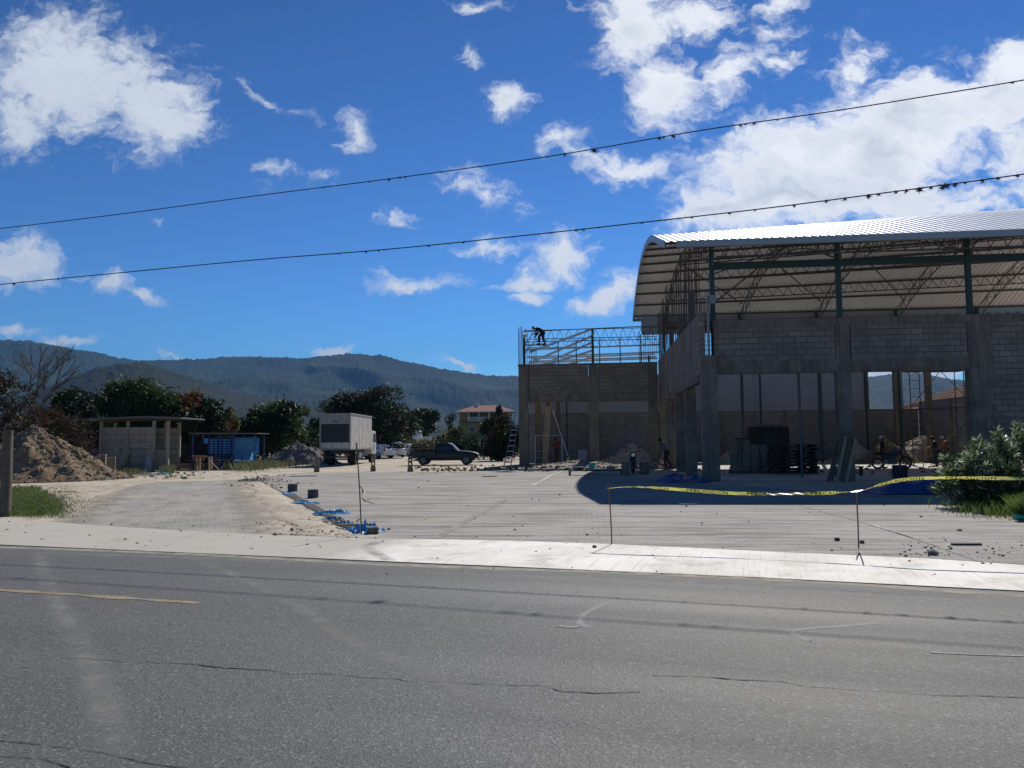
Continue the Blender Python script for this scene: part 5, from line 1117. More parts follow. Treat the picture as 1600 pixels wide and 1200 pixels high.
def person(x, y, z, rz, label, pose, shirt, trousers, cap=None, sleeves=True, s=1.0, bulk=0.0):
    t = thing('person', (x, y, z), rz, label, 'person'); t.scale = (s, s, s); J = {k: Vector(v) for k, v in BASE.items()}; J.update({k: Vector(v) for k, v in pose.items()})
    def rad(k):
        if k in RAD: return RAD[k]
        if k[1:] in RAD: return RAD[k[1:]]
        return .009
    E_ = [('pelvis', 'waist'), ('waist', 'chest'), ('chest', 'neck'), ('neck', 'chin'), ('chin', 'head'), ('head', 'crown')]
    for n in 'lr':
        E_ += [('chest', n + 'sh'), (n + 'sh', n + 'el'), (n + 'el', n + 'wr'), (n + 'wr', n + 'pa'), ('pelvis', n + 'hip'), (n + 'hip', n + 'kn'), (n + 'kn', n + 'an'), (n + 'an', n + 'to')]
        d = (J[n + 'pa'] - J[n + 'wr']).normalized(); sd = d.cross(Vector((1, 0, .2))).normalized(); fw = sd.cross(d).normalized()
        for i in range(4):
            J[n + 'f%d' % i] = J[n + 'pa'] + d * .045 + fw * (.028 - .018 * i); J[n + 'g%d' % i] = J[n + 'f%d' % i] + (d * (.045 - .008 * abs(i - 1)) + sd * .012)
            E_ += [(n + 'pa', n + 'f%d' % i), (n + 'f%d' % i, n + 'g%d' % i)]
        J[n + 'th'] = J[n + 'wr'].lerp(J[n + 'pa'], .5) + fw * .055 + d * .02; E_.append((n + 'wr', n + 'th'))
    hd = (J['head'] - J['chin']).normalized(); f = Vector((1, 0, 0)); f = (f - hd * f.dot(hd)).normalized(); 
    J['nose'] = J['head'] + f * .115 - hd * .03; E_.append(('head', 'nose'))
    skin_mesh('body', J, E_, rad, 'skin', t)
    sh = [('chest', 'waist'), ('waist', 'pelvis')]; 
    K = dict(J); K['nk'] = J['chest'].lerp(J['neck'], .75); sh += [('chest', 'nk')]
    for n in 'lr':
        K[n + 'cu'] = J[n + 'el'].lerp(J[n + 'wr'], .8 if sleeves else .05); sh += [('chest', n + 'sh'), (n + 'sh', n + 'el'), (n + 'el', n + 'cu')]
    rr = lambda k: {'nk': .07, 'lcu': .038, 'rcu': .038, 'pelvis': .12}.get(k, rad(k))
    skin_mesh('shirt', K, sh, rr, shirt, t, .020 + bulk)
    tr = []
    for n in 'lr':
        K[n + 'he'] = J[n + 'kn'].lerp(J[n + 'an'], .93); tr += [('pelvis', n + 'hip'), (n + 'hip', n + 'kn'), (n + 'kn', n + 'he')]
        MB().tube([J[n + 'an'] + Vector((-.05, 0, -.04)), J[n + 'an'] + Vector((.03, 0, -.03)), J[n + 'to'] + Vector((.04, 0, 0))], [.048, .052, .036], 10).build('shoe', 'black', t, smooth=True)
    skin_mesh('trousers', K, tr, lambda k: {'lhe': .052, 'rhe': .052, 'pelvis': .125}.get(k, rad(k)), trousers, t, .018 + bulk * .5)
    mb = MB(); c = J['head'] + hd * .03 - f * .012; n_ = 12; rows = []
    for i in range(6):
        th = math.pi * .56 * i / 5
        for k in range(n_): a = 2 * math.pi * k / n_; sd = hd.cross(f); mb.v.append(tuple(c + (hd * math.cos(th) * .118 + (f * math.cos(a) * .122 + sd * math.sin(a) * .10) * math.sin(th))))
    for i in range(5):
        for k in range(n_):
            if i == 4 and (k <= 2 or k >= 9): continue
            mb.f.append((i * n_ + k, (i + 1) * n_ + k, (i + 1) * n_ + (k + 1) % n_, i * n_ + (k + 1) % n_))
    if cap: 
        mb.add([tuple(c + f * a + hd.cross(f) * b + hd * .02) for a, b in ((.08, -.09), (.21, -.06), (.23, 0), (.21, .06), (.08, .09))], [(0, 1, 2, 3, 4)])
    o = mb.build('cap' if cap else 'hair', cap or 'hair', t, smooth=True, sharp=0); so_ = o.modifiers.new('thick', 'SOLIDIFY'); so_.thickness = .012
    return t
# bending forward while walking left, seen from its side
walkp = dict(pelvis=(-.05, 0, .92), waist=(0, 0, 1.06), chest=(.10, 0, 1.24), neck=(.20, 0, 1.38), chin=(.27, 0, 1.43), head=(.30, 0, 1.51), crown=(.31, 0, 1.58), lsh=(.15, .18, 1.35), rsh=(.13, -.18, 1.34), lel=(.14, .24, 1.08), rel=(.18, -.23, 1.08), lwr=(.24, .22, .90), rwr=(.26, -.20, .88), lpa=(.29, .22, .85), rpa=(.31, -.20, .82), lhip=(-.05, .09, .88), rhip=(-.05, -.09, .88), lkn=(.10, .10, .49), lan=(.02, .10, .08), lto=(.19, .11, .03), rkn=(-.10, -.10, .50), ran=(-.34, -.10, .14), rto=(-.20, -.11, .03))
p = G(1043, 733); person(p.x, p.y + .4, 0, R(178), 'person in grey blue shirt and dark trousers walking bent forward past the side columns', walkp, 'shirt_blue', 'jeans', s=1.02)
# crouched on the roof frame of the annex
crouch = dict(pelvis=(-.30, 0, .86), waist=(-.18, 0, .96), chest=(.02, 0, 1.06), neck=(.16, 0, 1.12), chin=(.24, 0, 1.10), head=(.30, 0, 1.14), crown=(.34, 0, 1.20), lsh=(.08, .18, 1.06), rsh=(.08, -.18, 1.06), lel=(.10, .20, .80), rel=(.08, -.20, .80), lwr=(.20, .18, .60), rwr=(.18, -.18, .60), lpa=(.24, .17, .54), rpa=(.22, -.17, .54), lhip=(-.30, .10, .82), rhip=(-.30, -.10, .82), lkn=(-.05, .14, .48), rkn=(-.30, -.14, .46), lan=(-.12, .14, .08), ran=(-.45, -.14, .10), lto=(.05, .14, .03), rto=(-.28, -.14, .03))
p = AT(841, 530, 51.0); person(p.x, p.y, 8.05, R(170), 'person in dark clothes bending over the roof frame at the left corner of the annex', crouch, 'shirt_dark', 'jeans', s=.98, bulk=.035)
tag(MB().box(-1.0, 1.0, -.15, .15, -.05, 0).build('scaffold_board', 'wood'), 'narrow board under the feet of the worker on the annex roof frame', 'board').location = (p.x, p.y, 8.05)
p = AT(1378, 690, 41.6); person(p.x, p.y, 0, R(-20), 'person with a pale cap and dark shirt standing behind the side-on motorcycle', {}, 'shirt_dark', 'jeans', 'cap_white')
bend = dict(chest=(.08, 0, 1.26), neck=(.14, 0, 1.40), chin=(.19, 0, 1.46), head=(.20, 0, 1.55), crown=(.20, 0, 1.62), lel=(.16, .24, 1.12), lwr=(.36, .18, 1.06), lpa=(.43, .16, 1.06), rel=(.14, -.24, 1.10), rwr=(.34, -.16, 1.02), rpa=(.41, -.15, 1.01))
p = AT(1462, 690, 43.2); person(p.x, p.y, 0, R(160), 'person all in dark clothes standing by the scaffold tower with arms forward', bend, 'shirt_dark', 'jeans')
p = AT(1476, 690, 46.0); person(p.x, p.y, 0, R(200), 'person in red shirt and white cap farther back behind the bush', bend, 'shirt_red', 'khaki', 'cap_white', sleeves=False)
p = AT(870, 700, 52.5); person(p.x, p.y, .15, R(120), 'person in dark red shirt with bare arms working inside the annex by the plank', bend, 'shirt_red', 'khaki', sleeves=False, s=1.0)

# ------------------------------------------------------------------ heaps
def mound(name, cx, cy, rx, ry, h, m, label, cat, seed, nst=150, sr=(.03, .12), sm='rock', rough=.16, pw=1.3):
    t = thing(name, (cx, cy, 0), 0, label, cat); mb = MB(); nr, na = 60, 150
    def H(a, q):
        x, y = math.cos(a) * q * rx, math.sin(a) * q * ry; e = 1 + .18 * fbm(math.cos(a) * 1.5, math.sin(a) * 1.5, seed); qq = q
        z = h * max(0, 1 - qq) ** pw * 1.0; z += h * .45 * rough * fbm(x * 1.1, y * 1.1, seed) * math.sin(math.pi * min(1, q * .9 + .1)) + (.04 * fbm(x * 2.6, y * 2.6, seed, 6, .5) + .04 * fbm(x * 13, y * 13, seed, 3, .4)) * min(1, (1 - q) * 6)
        return x * e, y * e, max(z, -.02) if q < .99 else -.05
    mb.v.append((0, 0, H(0, 0)[2]))
    for i in range(1, nr + 1):
        for k in range(na): mb.v.append(H(2 * math.pi * k / na, i / nr))
    for k in range(na): mb.f.append((0, 1 + k, 1 + (k + 1) % na))
    for i in range(nr - 1):
        for k in range(na): a = 1 + i * na + k; b = 1 + i * na + (k + 1) % na; mb.f.append((a, a + na, b + na, b))
    mb.build('heap', m, t, smooth=True, sharp=0)
    rn = random.Random(seed); sb = MB()
    for i in range(nst):
        a = rn.uniform(0, 6.283); q = rn.random() ** .55 * 1.05; x, y, z = H(a, min(q, .985)); r = sr[0] * (sr[1] / sr[0]) ** (rn.random() ** 2); sb.rock((x * max(1, q), y * max(1, q), max(z, 0)), r, .7, rn.random())
    s = sb.build('stones', sm, t); s['kind'] = 'stuff'; return t
mound('dirt_pile', at_px(44, 36.5), 36.8, 4.4, 3.2, 2.6, 'dirt_pile', 'large heap of brown excavated soil and stones behind the leaning wooden post', 'dirt pile', 3, 4200, (.02, .10), 'rock', .30, 1.15)
mound('gravel_pile', at_px(462, 60), 60.5, 3.0, 2.2, 1.75, 'gravel', 'grey gravel heap between the blue shelter and the box truck', 'gravel pile', 4, 500, (.04, .11), 'gravel', .3, .9)
mound('sand_pile', at_px(980, 55.5) , 53.6, 2.9, 1.3, 1.45, 'sand', 'grey sand heap inside the annex against the back wall', 'sand pile', 5, 120)
mound('sand_pile', at_px(1150, 54), 53.4, 2.0, 1.2, 1.45, 'sand', 'sand heap seen just right of the big corner column', 'sand pile', 6, 120)
mound('sand_pile', at_px(1318, 53), 50.8, 2.2, 1.5, 1.3, 'sand', 'sand heap behind the column with leaning planks', 'sand pile', 7, 120)
mound('sand_pile', at_px(1368, 51), 49.6, 2.6, 1.6, 1.55, 'dirt_pile', 'brownish soil heap behind the man at the motorcycle', 'soil pile', 8, 200)
mound('sand_pile', at_px(1440, 51), 50.6, 3.6, 1.8, 1.75, 'sand', 'broad pale heap behind the scaffold tower', 'sand pile', 9, 120, pw=.7)
mound('rubble_pile', at_px(1032, 43.5), 43.9, 1.0, .7, .55, 'sand', 'small sunlit heap of broken bricks at the walking man', 'rubble pile', 10, 170, (.04, .11), 'brickred')
mound('debris_pile', at_px(905, 48.4), 48.3, 3.6, 1.7, .42, 'sand', 'low spread of pale rubble in front of the annex openings', 'rubble pile', 12, 420, (.03, .13), 'rock', .5)

# ------------------------------------------------------------------ shed and neighbours
def shed():
    Y = 46.5; x0, x1 = at_px(156, Y), at_px(262, Y); w = x1 - x0; t = thing('panel_shed', (x0, Y, 0), R(2), 'small beige shed of precast panels with a thin flat overhanging roof', 'shed')
    X = lambda px: at_px(px, Y) - x0
    def B(a, b, c, d, e, f, n, m): return MB().box(a, b, c, d, e, f).build(n, m, t, bevel=.01)
    for px in (155, 196, 236, 258): B(X(px), X(px) + .16, -.03, .15, 0, 3.05, 'post', 'precast')
    for px in (155, 236, 258): B(X(px), X(px) + .16, 1.7, 1.86, 0, 3.0, 'post', 'precast')
    for a, b in ((155, 196), (196, 236)):
        for k in range(6): B(X(a) + .17, X(b) - .01, .02 + .006 * (k % 2), .10, .02 + k * .445, .445 * (k + 1), 'wall_panel', 'precast')
    for k in range(6): MB().box(X(155) + .03, X(155) + .10, .2, 1.7, .02 + k * .445, .44 * (k + 1)).build('wall_panel', 'precast', t); MB().box(X(155) + .2, X(258), 1.74, 1.8, .02 + k * .445, .44 * (k + 1)).build('wall_panel', 'precast', t)
    mb = MB(); a, b = X(240) - .0, X(258)
    n = 14
    for k in range(n): mb.box(a + .04 + (b - a - .06) * k / n, a + .04 + (b - a - .06) * (k + .6) / n, .03, .06, .05, 1.28)
    mb.box(a + .04, b - .02, .06, .08, .05, 1.30); mb.build('door_panel', 'precast', t)
    MB().box(X(240), X(258), .1, .4, 1.30, 1.36).build('counter', 'wood', t)
    xa, xb = X(129), X(290); MB().prism([(xa, 3.16), (X(230), 3.30), (xb, 3.22), (xb, 3.15), (X(230), 3.22), (xa, 3.10)], 'y', -.9, 2.9).build('roof', 'grey_sheet', t)
    mb = MB()
    for y in (.05, .9, 1.75): mb.bar((X(150), y, 3.08), (X(262), y, 3.14), .08)
    mb.build('roof_beam', 'wood', t)
    return t
shed()
q = thing('concrete_slab', (at_px(190, 46), 46.3, 0), R(2), 'narrow precast slab leaning against the shed front', 'slab'); MB().bar((-.25, -.22, .03), (.22, -.02, 1.35), .42, .06, (0, 1, 0)).build('slab', 'precast', q, bevel=.01)
q = thing('cement_bag', (at_px(230, 45.8), 45.9, 0), 0, 'whitish plastic sack standing at the foot of the shed doorway', 'sack')
mb = MB(); ring_loft(mb, [[(math.cos(a) * w * (1 + .1 * math.sin(3 * a)), math.sin(a) * w * .6, z) for a in [2 * math.pi * k / 12 for k in range(12)]] for w, z in ((.16, 0), (.24, .15), (.22, .5), (.17, .8), (.06, .92), (.12, 1.0))]); mb.build('sack', 'plaster', q, smooth=True)
for i, (px, h, lab) in enumerate([(138, 1.05, 'leftmost of the four concrete stubs beside the soil heap'), (148, 1.0, 'second concrete stub from the left beside the soil heap'), (160, 1.12, 'broad concrete stub in the middle of the row by the shed'), (175, .98, 'rightmost of the four concrete stubs, nearest the shed')]):
    Y = 40.6 - i * .25; q = thing('concrete_stub', (at_px(px, Y), Y, 0), R(8 * i), lab, 'concrete stub', 'concrete stubs standing between soil heap and shed')
    MB().box(-.19, .19, -.19, .19, -.03, h).build('shaft', 'conc', q, bevel=.02); MB().tube([(-.1, -.1, h - .05), (-.1, -.1, h + .22)], .012, 5).tube([(.1, .1, h - .05), (.1, .1, h + .16)], .012, 5).build('dowel', 'rebar', q)

def crumple(name, cx, cy, w, d, h, rz, m, label, cat, seed, z0=0.0, nx=44, ny=26, fold=1.0):
    mb = MB()
    for j in range(ny + 1):
        for i in range(nx + 1):
            u, v = i / nx * 2 - 1, j / ny * 2 - 1; e = max(0, 1 - max(abs(u), abs(v)) ** 3)
            n = fbm(u * 2.2 * fold, v * 2.2 * fold, seed, 4); ph = seed * 1.7; r = .5 + .5 * math.sin((u * math.cos(ph) + v * math.sin(ph)) * 13 + 4 * fbm(u * 1.5, v * 1.5, seed + 3, 3))
            mb.v.append((u * w / 2 * (1 + .15 * fbm(v * 2, seed, 1)) + n * .06 * w, v * d / 2 * (1 + .2 * fbm(u * 2, seed, 2)) + n * .06 * d, max(.006, e * h * (.15 + .5 * max(0, n + .2) + .5 * r * (.5 + n)))))
    for j in range(ny):
        for i in range(nx): a = j * (nx + 1) + i; mb.f.append((a, a + 1, a + nx + 2, a + nx + 1))
    o = mb.build(name, m, smooth=True, sharp=30); o.location = (cx, cy, z0); o.rotation_euler = (0, 0, rz); return tag(o, label, cat)

def shelter():
    Y = 50.5; x0, x1 = at_px(268, Y), at_px(401, Y); t = thing('lean_to_shelter', (x0, Y, 0), R(-2), 'low shelter with thin grey roof, blue slatted side and pale blue tarp', 'shelter'); X = lambda px: at_px(px, Y) - x0
    MB().prism([(X(300), 2.36), (X(407), 2.30), (X(407), 2.25), (X(300), 2.30)], 'y', -.4, 1.8).build('roof', 'grey_sheet', t)
    for px in (300, 325, 346, 365, 399): MB().box(X(px), X(px) + .10, .05, .15, 0, 2.28).build('post', 'blue_metal', t); MB().box(X(px), X(px) + .10, 1.5, 1.6, 0, 2.28).build('post', 'blue_metal', t)
    for (a, b) in ((325, 346), (347, 365)):
        p = MB()
        for k in range(10): p.box(X(a) + .1, X(b) - .0, .08, .11, .42 + k * .165, .42 + k * .165 + (.095))
        for f in (.33, .66): p.box(X(a) + .1 + (X(b) - X(a) - .1) * f, X(a) + .17 + (X(b) - X(a) - .1) * f, .05, .08, .4, 2.05)
        p.build('slat_panel', 'blue_metal', t)
    mb = MB(); nx, nz = 26, 20; a, b = X(365) + .1, X(401)
    for j in range(nz + 1):
        for i in range(nx + 1): u, v = i / nx, j / nz; mb.v.append((a + (b - a) * u, -.03 + .10 * fbm(u * 1.2, v * 7 - u * 2, 3) + .04 * fbm(u * 4, v * 16, 5), .08 + v * 1.98 - .05 * math.sin(u * 3.14)))
    for j in range(nz):
        for i in range(nx): k = j * (nx + 1) + i; mb.f.append((k, k + 1, k + nx + 2, k + nx + 1))
    mb.build('tarp', 'tarp_pale', t, smooth=True, sharp=0)
    mb = MB()
    for j in range(9):
        for i in range(25): u, v = i / 24, j / 8; mb.v.append((X(268) + (X(325) - X(268)) * u, .4 + .12 * fbm(u * 5, v * 3, 9), .05 + v * 1.6))
    for j in range(8):
        for i in range(24): k = j * 25 + i; mb.f.append((k, k + 1, k + 26, k + 25))
    mb.build('side_tarp', 'shirt_dark', t, smooth=True)
    MB().box(X(300), X(392), 1.6, 1.65, .9, 2.0).build('back_panel', 'tarp_pale', t)
    MB().box(X(268), X(401), .05, .12, 0, .38).build('plinth', 'conc', t)
    return t
shelter()
q = thing('wooden_trestle', (at_px(321, 47.4), 47.3, 0), R(4), 'pale timber trestle standing before the blue slatted shelter', 'trestle')
for x in (-.36, .36):
    for y in (-.25, .25): MB().box(x - .045, x + .045, y - .04, y + .04, -.02, .80).build('leg', 'wood_pale', q)
MB().box(-.42, .42, -.3, .3, .80, .84).build('top', 'wood', q); MB().bar((-.30, -.24, .72), (.05, -.24, .35), .05, .03).bar((.42, -.24, .6), (.95, -.3, .05), .05, .03).build('brace', 'wood_pale', q)
q = thing('wheelbarrow', (at_px(313, 48.5), 48.4, 0), R(20), 'rusty red wheelbarrow tipped up behind the pale timber trestle', 'wheelbarrow')
MB().prism([(-.45, .9), (.45, .9), (.30, .55), (-.30, .55)], 'y', -.28, .28).build('tray', 'brickred', q, bevel=.02)
for s in (-1, 1): MB().tube([(.55, s * .05, .2), (0, s * .25, .5), (-.8, s * .28, .62)], .018, 6).build('handle', 'wood', q); MB().tube([(-.3, s * .22, .5), (-.35, s * .24, .0)], .016, 6).build('leg', 'rebar', q)
MB().torus((.55, 0, .2), .15, .045, 'y', 20, 8).build('wheel', 'black', q, smooth=True)

q = thing('slatted_rack', (at_px(88, 60), 60, 0), 0, 'blue slatted rack under a flat grey roof behind the soil heap', 'rack'); wd = at_px(152, 60) - at_px(88, 60)
MB().box(-.3, wd + .2, -.5, 2.0, 2.62, 2.70).build('roof', 'grey_sheet', q)
for k in range(5): MB().box(wd * k / 4 - .05, wd * k / 4 + .05, -.05, .05, 0, 2.62).build('post', 'blue_metal', q)
mb = MB()
for z in (1.75, 1.95, 2.15, 2.38): mb.box(0, wd, -.06, -.03, z, z + .12)
mb.build('slat_panel', 'blue_metal', q); MB().box(0, wd, 1.0, 1.05, 0, 1.9).build('back_panel', 'blue_metal', q)

# hedge masses closing the ground line under the trees
def hedge(px0, px1, pyt, Y, m, label, seed, n, leaf, m2=None, dp=1.6):
    x0, x1 = at_px(px0, Y), at_px(px1, Y); h = hz_of(pyt, Y); t = thing('hedge', ((x0 + x1) / 2, Y, 0), 0, label, 'hedge'); g = np.random.default_rng(seed); k = max(4, int((x1 - x0) / 1.4)); bl = []
    for i in range(k): bl.append((x0 + (x1 - x0) * (i + .5) / k - (x0 + x1) / 2, g.uniform(-.3, .3), h * .45, (x1 - x0) / k * .9, dp * .6, h * g.uniform(.42, .6)))
    pts, d = crown_points(g, bl, n, .35); pts[:, 2] = np.maximum(pts[:, 2], .05); leaves('foliage', pts, d, leaf, .42, m, t, seed)
    mb = MB()
    for b in bl: mb.tube([(b[0], b[1], -.03), (b[0] + .1, b[1], h * .6)], [.05, .02], 5)
    mb.build('stems', 'bark', t); return t
hedge(40, 372, 640, 64, 'leaf_dark', 'long dark hedge filling the gap under the trees behind the shed', 61, 20000, .30)
hedge(360, 500, 660, 70, 'leaf_dark', 'dark hedge under the round tree left of the truck', 62, 6000, .32)
hedge(-60, 135, 652, 50, 'leaf_brown', 'brownish hedge behind the soil heap', 63, 6000, .22)
hedge(500, 640, 672, 92, 'leaf_olive', 'olive hedge behind the box truck and the white cars', 64, 4500, .42)
hedge(672, 815, 684, 72, 'leaf_dark', 'dark hedge behind the pickup and the leaning ladder', 65, 5500, .28)

# ------------------------------------------------------------------ far buildings
def house():
    Y = 190; s = 1 / 1200 * Y; x0 = at_px(718, Y); t = thing('yellow_house', (x0, Y, 0), 0, 'yellow three storey house with white balcony and red hipped roof', 'house')
    w = 82 * s; z1, z2, ze, za = 3.4, 6.7, 9.1, 10.8
    MB().box(0, w, 0, 10, 0, z2).build('wall', 'yellow_wall', t); MB().box(0, 2.0, 0, 10, z2, ze).box(2.0, w, 3, 10, z2, ze).build('upper_wall', 'yellow_wall', t)
    for z in (z1, z2): MB().box(-.3, w + .3, -.9, .1, z - .2, z).build('floor_slab', 'conc_warm', t)
    mb = MB(); a = (-.9, -1.3); b = (w + .9, 11); mb.add([(a[0], a[1], ze), (b[0], a[1], ze), (b[0], b[1], ze), (a[0], b[1], ze), (w * .28, 4.5, za), (w * .72, 4.5, za)], [(0, 1, 5, 4), (1, 2, 5), (2, 3, 4, 5), (3, 0, 4), (0, 3, 2, 1)]); mb.build('roof', 'tile', t)
    MB().box(-.9, w + .9, -1.32, -1.2, ze - .22, ze - .01).build('fascia', 'white', t)
    for k in range(5): MB().box(2.2 + k * 2.5, 2.45 + k * 2.5, -.8, -.55, z2, ze - .2).build('balcony_post', 'white', t)
    mb = MB(); mb.box(2.0, w, -.85, -.78, z2 + .92, z2 + 1.02).box(2.0, w, -.85, -.78, z2 + .05, z2 + .15)
    for k in range(36): x = 2.1 + k * (w - 2.1) / 36; mb.box(x, x + .13, -.84, -.79, z2 + .1, z2 + .95)
    mb.build('railing', 'white', t)
    for (x, z) in ((2.5, 4.2), (6.5, 4.2), (10, 4.2), (2.5, 1.2), (6.5, 1.2), (10, 1.2)):
        f = MB().box(x - .05, x + 1.35, -.06, -.01, z - .05, z + 1.45).build('window', 'white', t); MB().box(x + .03, x + 1.27, -.09, -.06, z + .03, z + 1.37).build('pane', 'glass', f)
    for x in (4, 8): MB().box(x, x + 1, 2.96, 2.99, z2, z2 + 2.0).build('door', 'wood', t)
    MB().tube([(4.2, 4, za - .5), (4.2, 4, za + .5)], .5, 14).build('water_tank', 'white', t, smooth=True)
house()
def low_house(px0, px1, pyt, Y, m, label, roof='white', d=6, tilt=.4):
    x0, x1 = at_px(px0, Y), at_px(px1, Y); h = hz_of(pyt, Y, (px0 + px1) / 2); t = thing('low_building', (x0, Y, 0), 0, label, 'building')
    MB().box(0, x1 - x0, 0, d, 0, h - .25).build('wall', m, t); MB().prism([(-.4, h - .22), (x1 - x0 + .4, h - .22), (x1 - x0 + .4, h - .1), (-.4, h - .1)], 'y', -.5, d + .5).build('roof', roof, t)
    w = x1 - x0
    for k in range(max(1, int(w / 3))): f = MB().box(.8 + 3 * k, 1.8 + 3 * k, -.05, -.01, .9, 1.8).build('window', 'grey_sheet', t); MB().box(.86 + 3 * k, 1.74 + 3 * k, -.08, -.05, .96, 1.74).build('pane', 'glass', f)
    return t
low_house(470, 506, 678, 108, 'white', 'small white flat roofed building left of the box truck')
low_house(596, 650, 686, 112, 'plaster', 'long pale building with flat roof behind the white cars', 'grey_sheet')
low_house(650, 700, 681, 100, 'white', 'white roofed shed behind the loaded pickup bed', 'white')
q = thing('water_tank', (at_px(652, 97), 97, 0), 0, 'white rooftop water tank on a post stand left of the pickup', 'water tank'); zt = hz_of(672, 97, 652)
mb = MB(); ring_loft(mb, [[(math.cos(a) * r, math.sin(a) * r, z) for a in [2 * math.pi * k / 20 for k in range(20)]] for r, z in ((.55, zt - 1.15), (.6, zt - 1.1), (.6, zt - .3), (.5, zt - .1), (.2, zt - .02), (.2, zt + .05))]); mb.build('tank', 'white', q, smooth=True)
for a in (-.4, .4):
    for b in (-.4, .4): MB().bar((a, b, 0), (a, b, zt - 1.15), .12).build('leg', 'conc', q)
q = thing('garden_wall', (at_px(596, 98), 98, 0), 0, 'low dark wall running behind the white cars', 'wall'); MB().box(0, at_px(760, 98) - at_px(596, 98), 0, .2, 0, 1.5).build('wall', 'block_far', q)

# ------------------------------------------------------------------ posts, rods, tape
q = thing('wooden_post', tuple(G(6, 806)), 0, 'thick weathered wooden post leaning at the left edge of the photo', 'post')
b0 = Vector((0, 0, -.1)); tp = AT(13, 673, 18.2) - G(6, 806); mb = MB(); mb.tube([b0, b0.lerp(tp, .4) + Vector((.02, 0, 0)), b0.lerp(tp, .8), tp], [.135, .12, .11, .105], 12); mb.build('shaft', 'wood', q, smooth=True, sharp=50)
for px, py, lab in ((495, 737, 'leftmost short concrete post behind the forecourt, by the truck'), (583, 736, 'middle short concrete post, right of the truck box'), (641, 737, 'short concrete post standing at the pickup tail')):
    p = G(px, py); q = thing('concrete_stake', tuple(p), R(10), lab, 'concrete post', 'short concrete posts along the far edge of the forecourt')
    MB().box(-.15, .15, -.13, .13, -.02, .22).build('foot', 'conc', q, bevel=.02)
    mb = MB().box(-.12, -.04, -.06, .06, .2, .85).box(.04, .12, -.06, .06, .2, .85).box(-.04, .04, -.06, .06, .2, .34).box(-.04, .04, -.06, .06, .48, .60).box(-.04, .04, -.06, .06, .74, .85)
    mb.build('shaft', 'conc_warm', q, bevel=.008)
r1b, r1t = G(565, 836), AT(557, 692, 13.75)
tag(MB().tube([r1b, r1b.lerp(r1t, .5) + Vector((.01, 0, 0)), r1t], .0115, 6).build('rebar_stake', 'rebar'), 'tall thin steel rod standing at the blue plastic heap', 'steel rod', 'steel rods marking the forecourt edge')
r2b, r2t = G(956, 850), AT(951, 762, 12.05)
tag(MB().tube([r2b, r2b.lerp(r2t, .5) + Vector((.008, 0, 0)), r2t], .0095, 6).tube([r2t, r2t + Vector((-.02, 0, .05)), r2t + Vector((.03, .02, .07)), r2t + Vector((.05, 0, .02)), r2t], .008, 5).build('rebar_stake', 'rebar'), 'short steel rod holding the left end of the yellow tape', 'steel rod', 'steel rods marking the forecourt edge')
r3t = AT(1338, 768, 10.75)
tag(MB().tube([G(1338, 876), G(1342, 863) + Vector((0, .0, .07)), G(1343, 863).lerp(r3t, .5), r3t], .0095, 6).build('rebar_stake', 'rebar'), 'steel rod bent at its foot under the dip of the tape on the right', 'steel rod', 'steel rods marking the forecourt edge')
TP = [(948, 763.5), (975, 761), (1010, 761.5), (1050, 764), (1090, 767), (1130, 770), (1170, 771.5), (1210, 772), (1250, 771.5), (1290, 770.5), (1320, 769), (1338, 767.5), (1352, 765), (1370, 759), (1395, 752.5), (1420, 748.5), (1450, 747), (1490, 746.5), (1540, 747), (1600, 748), (1680, 750), (1760, 755)]
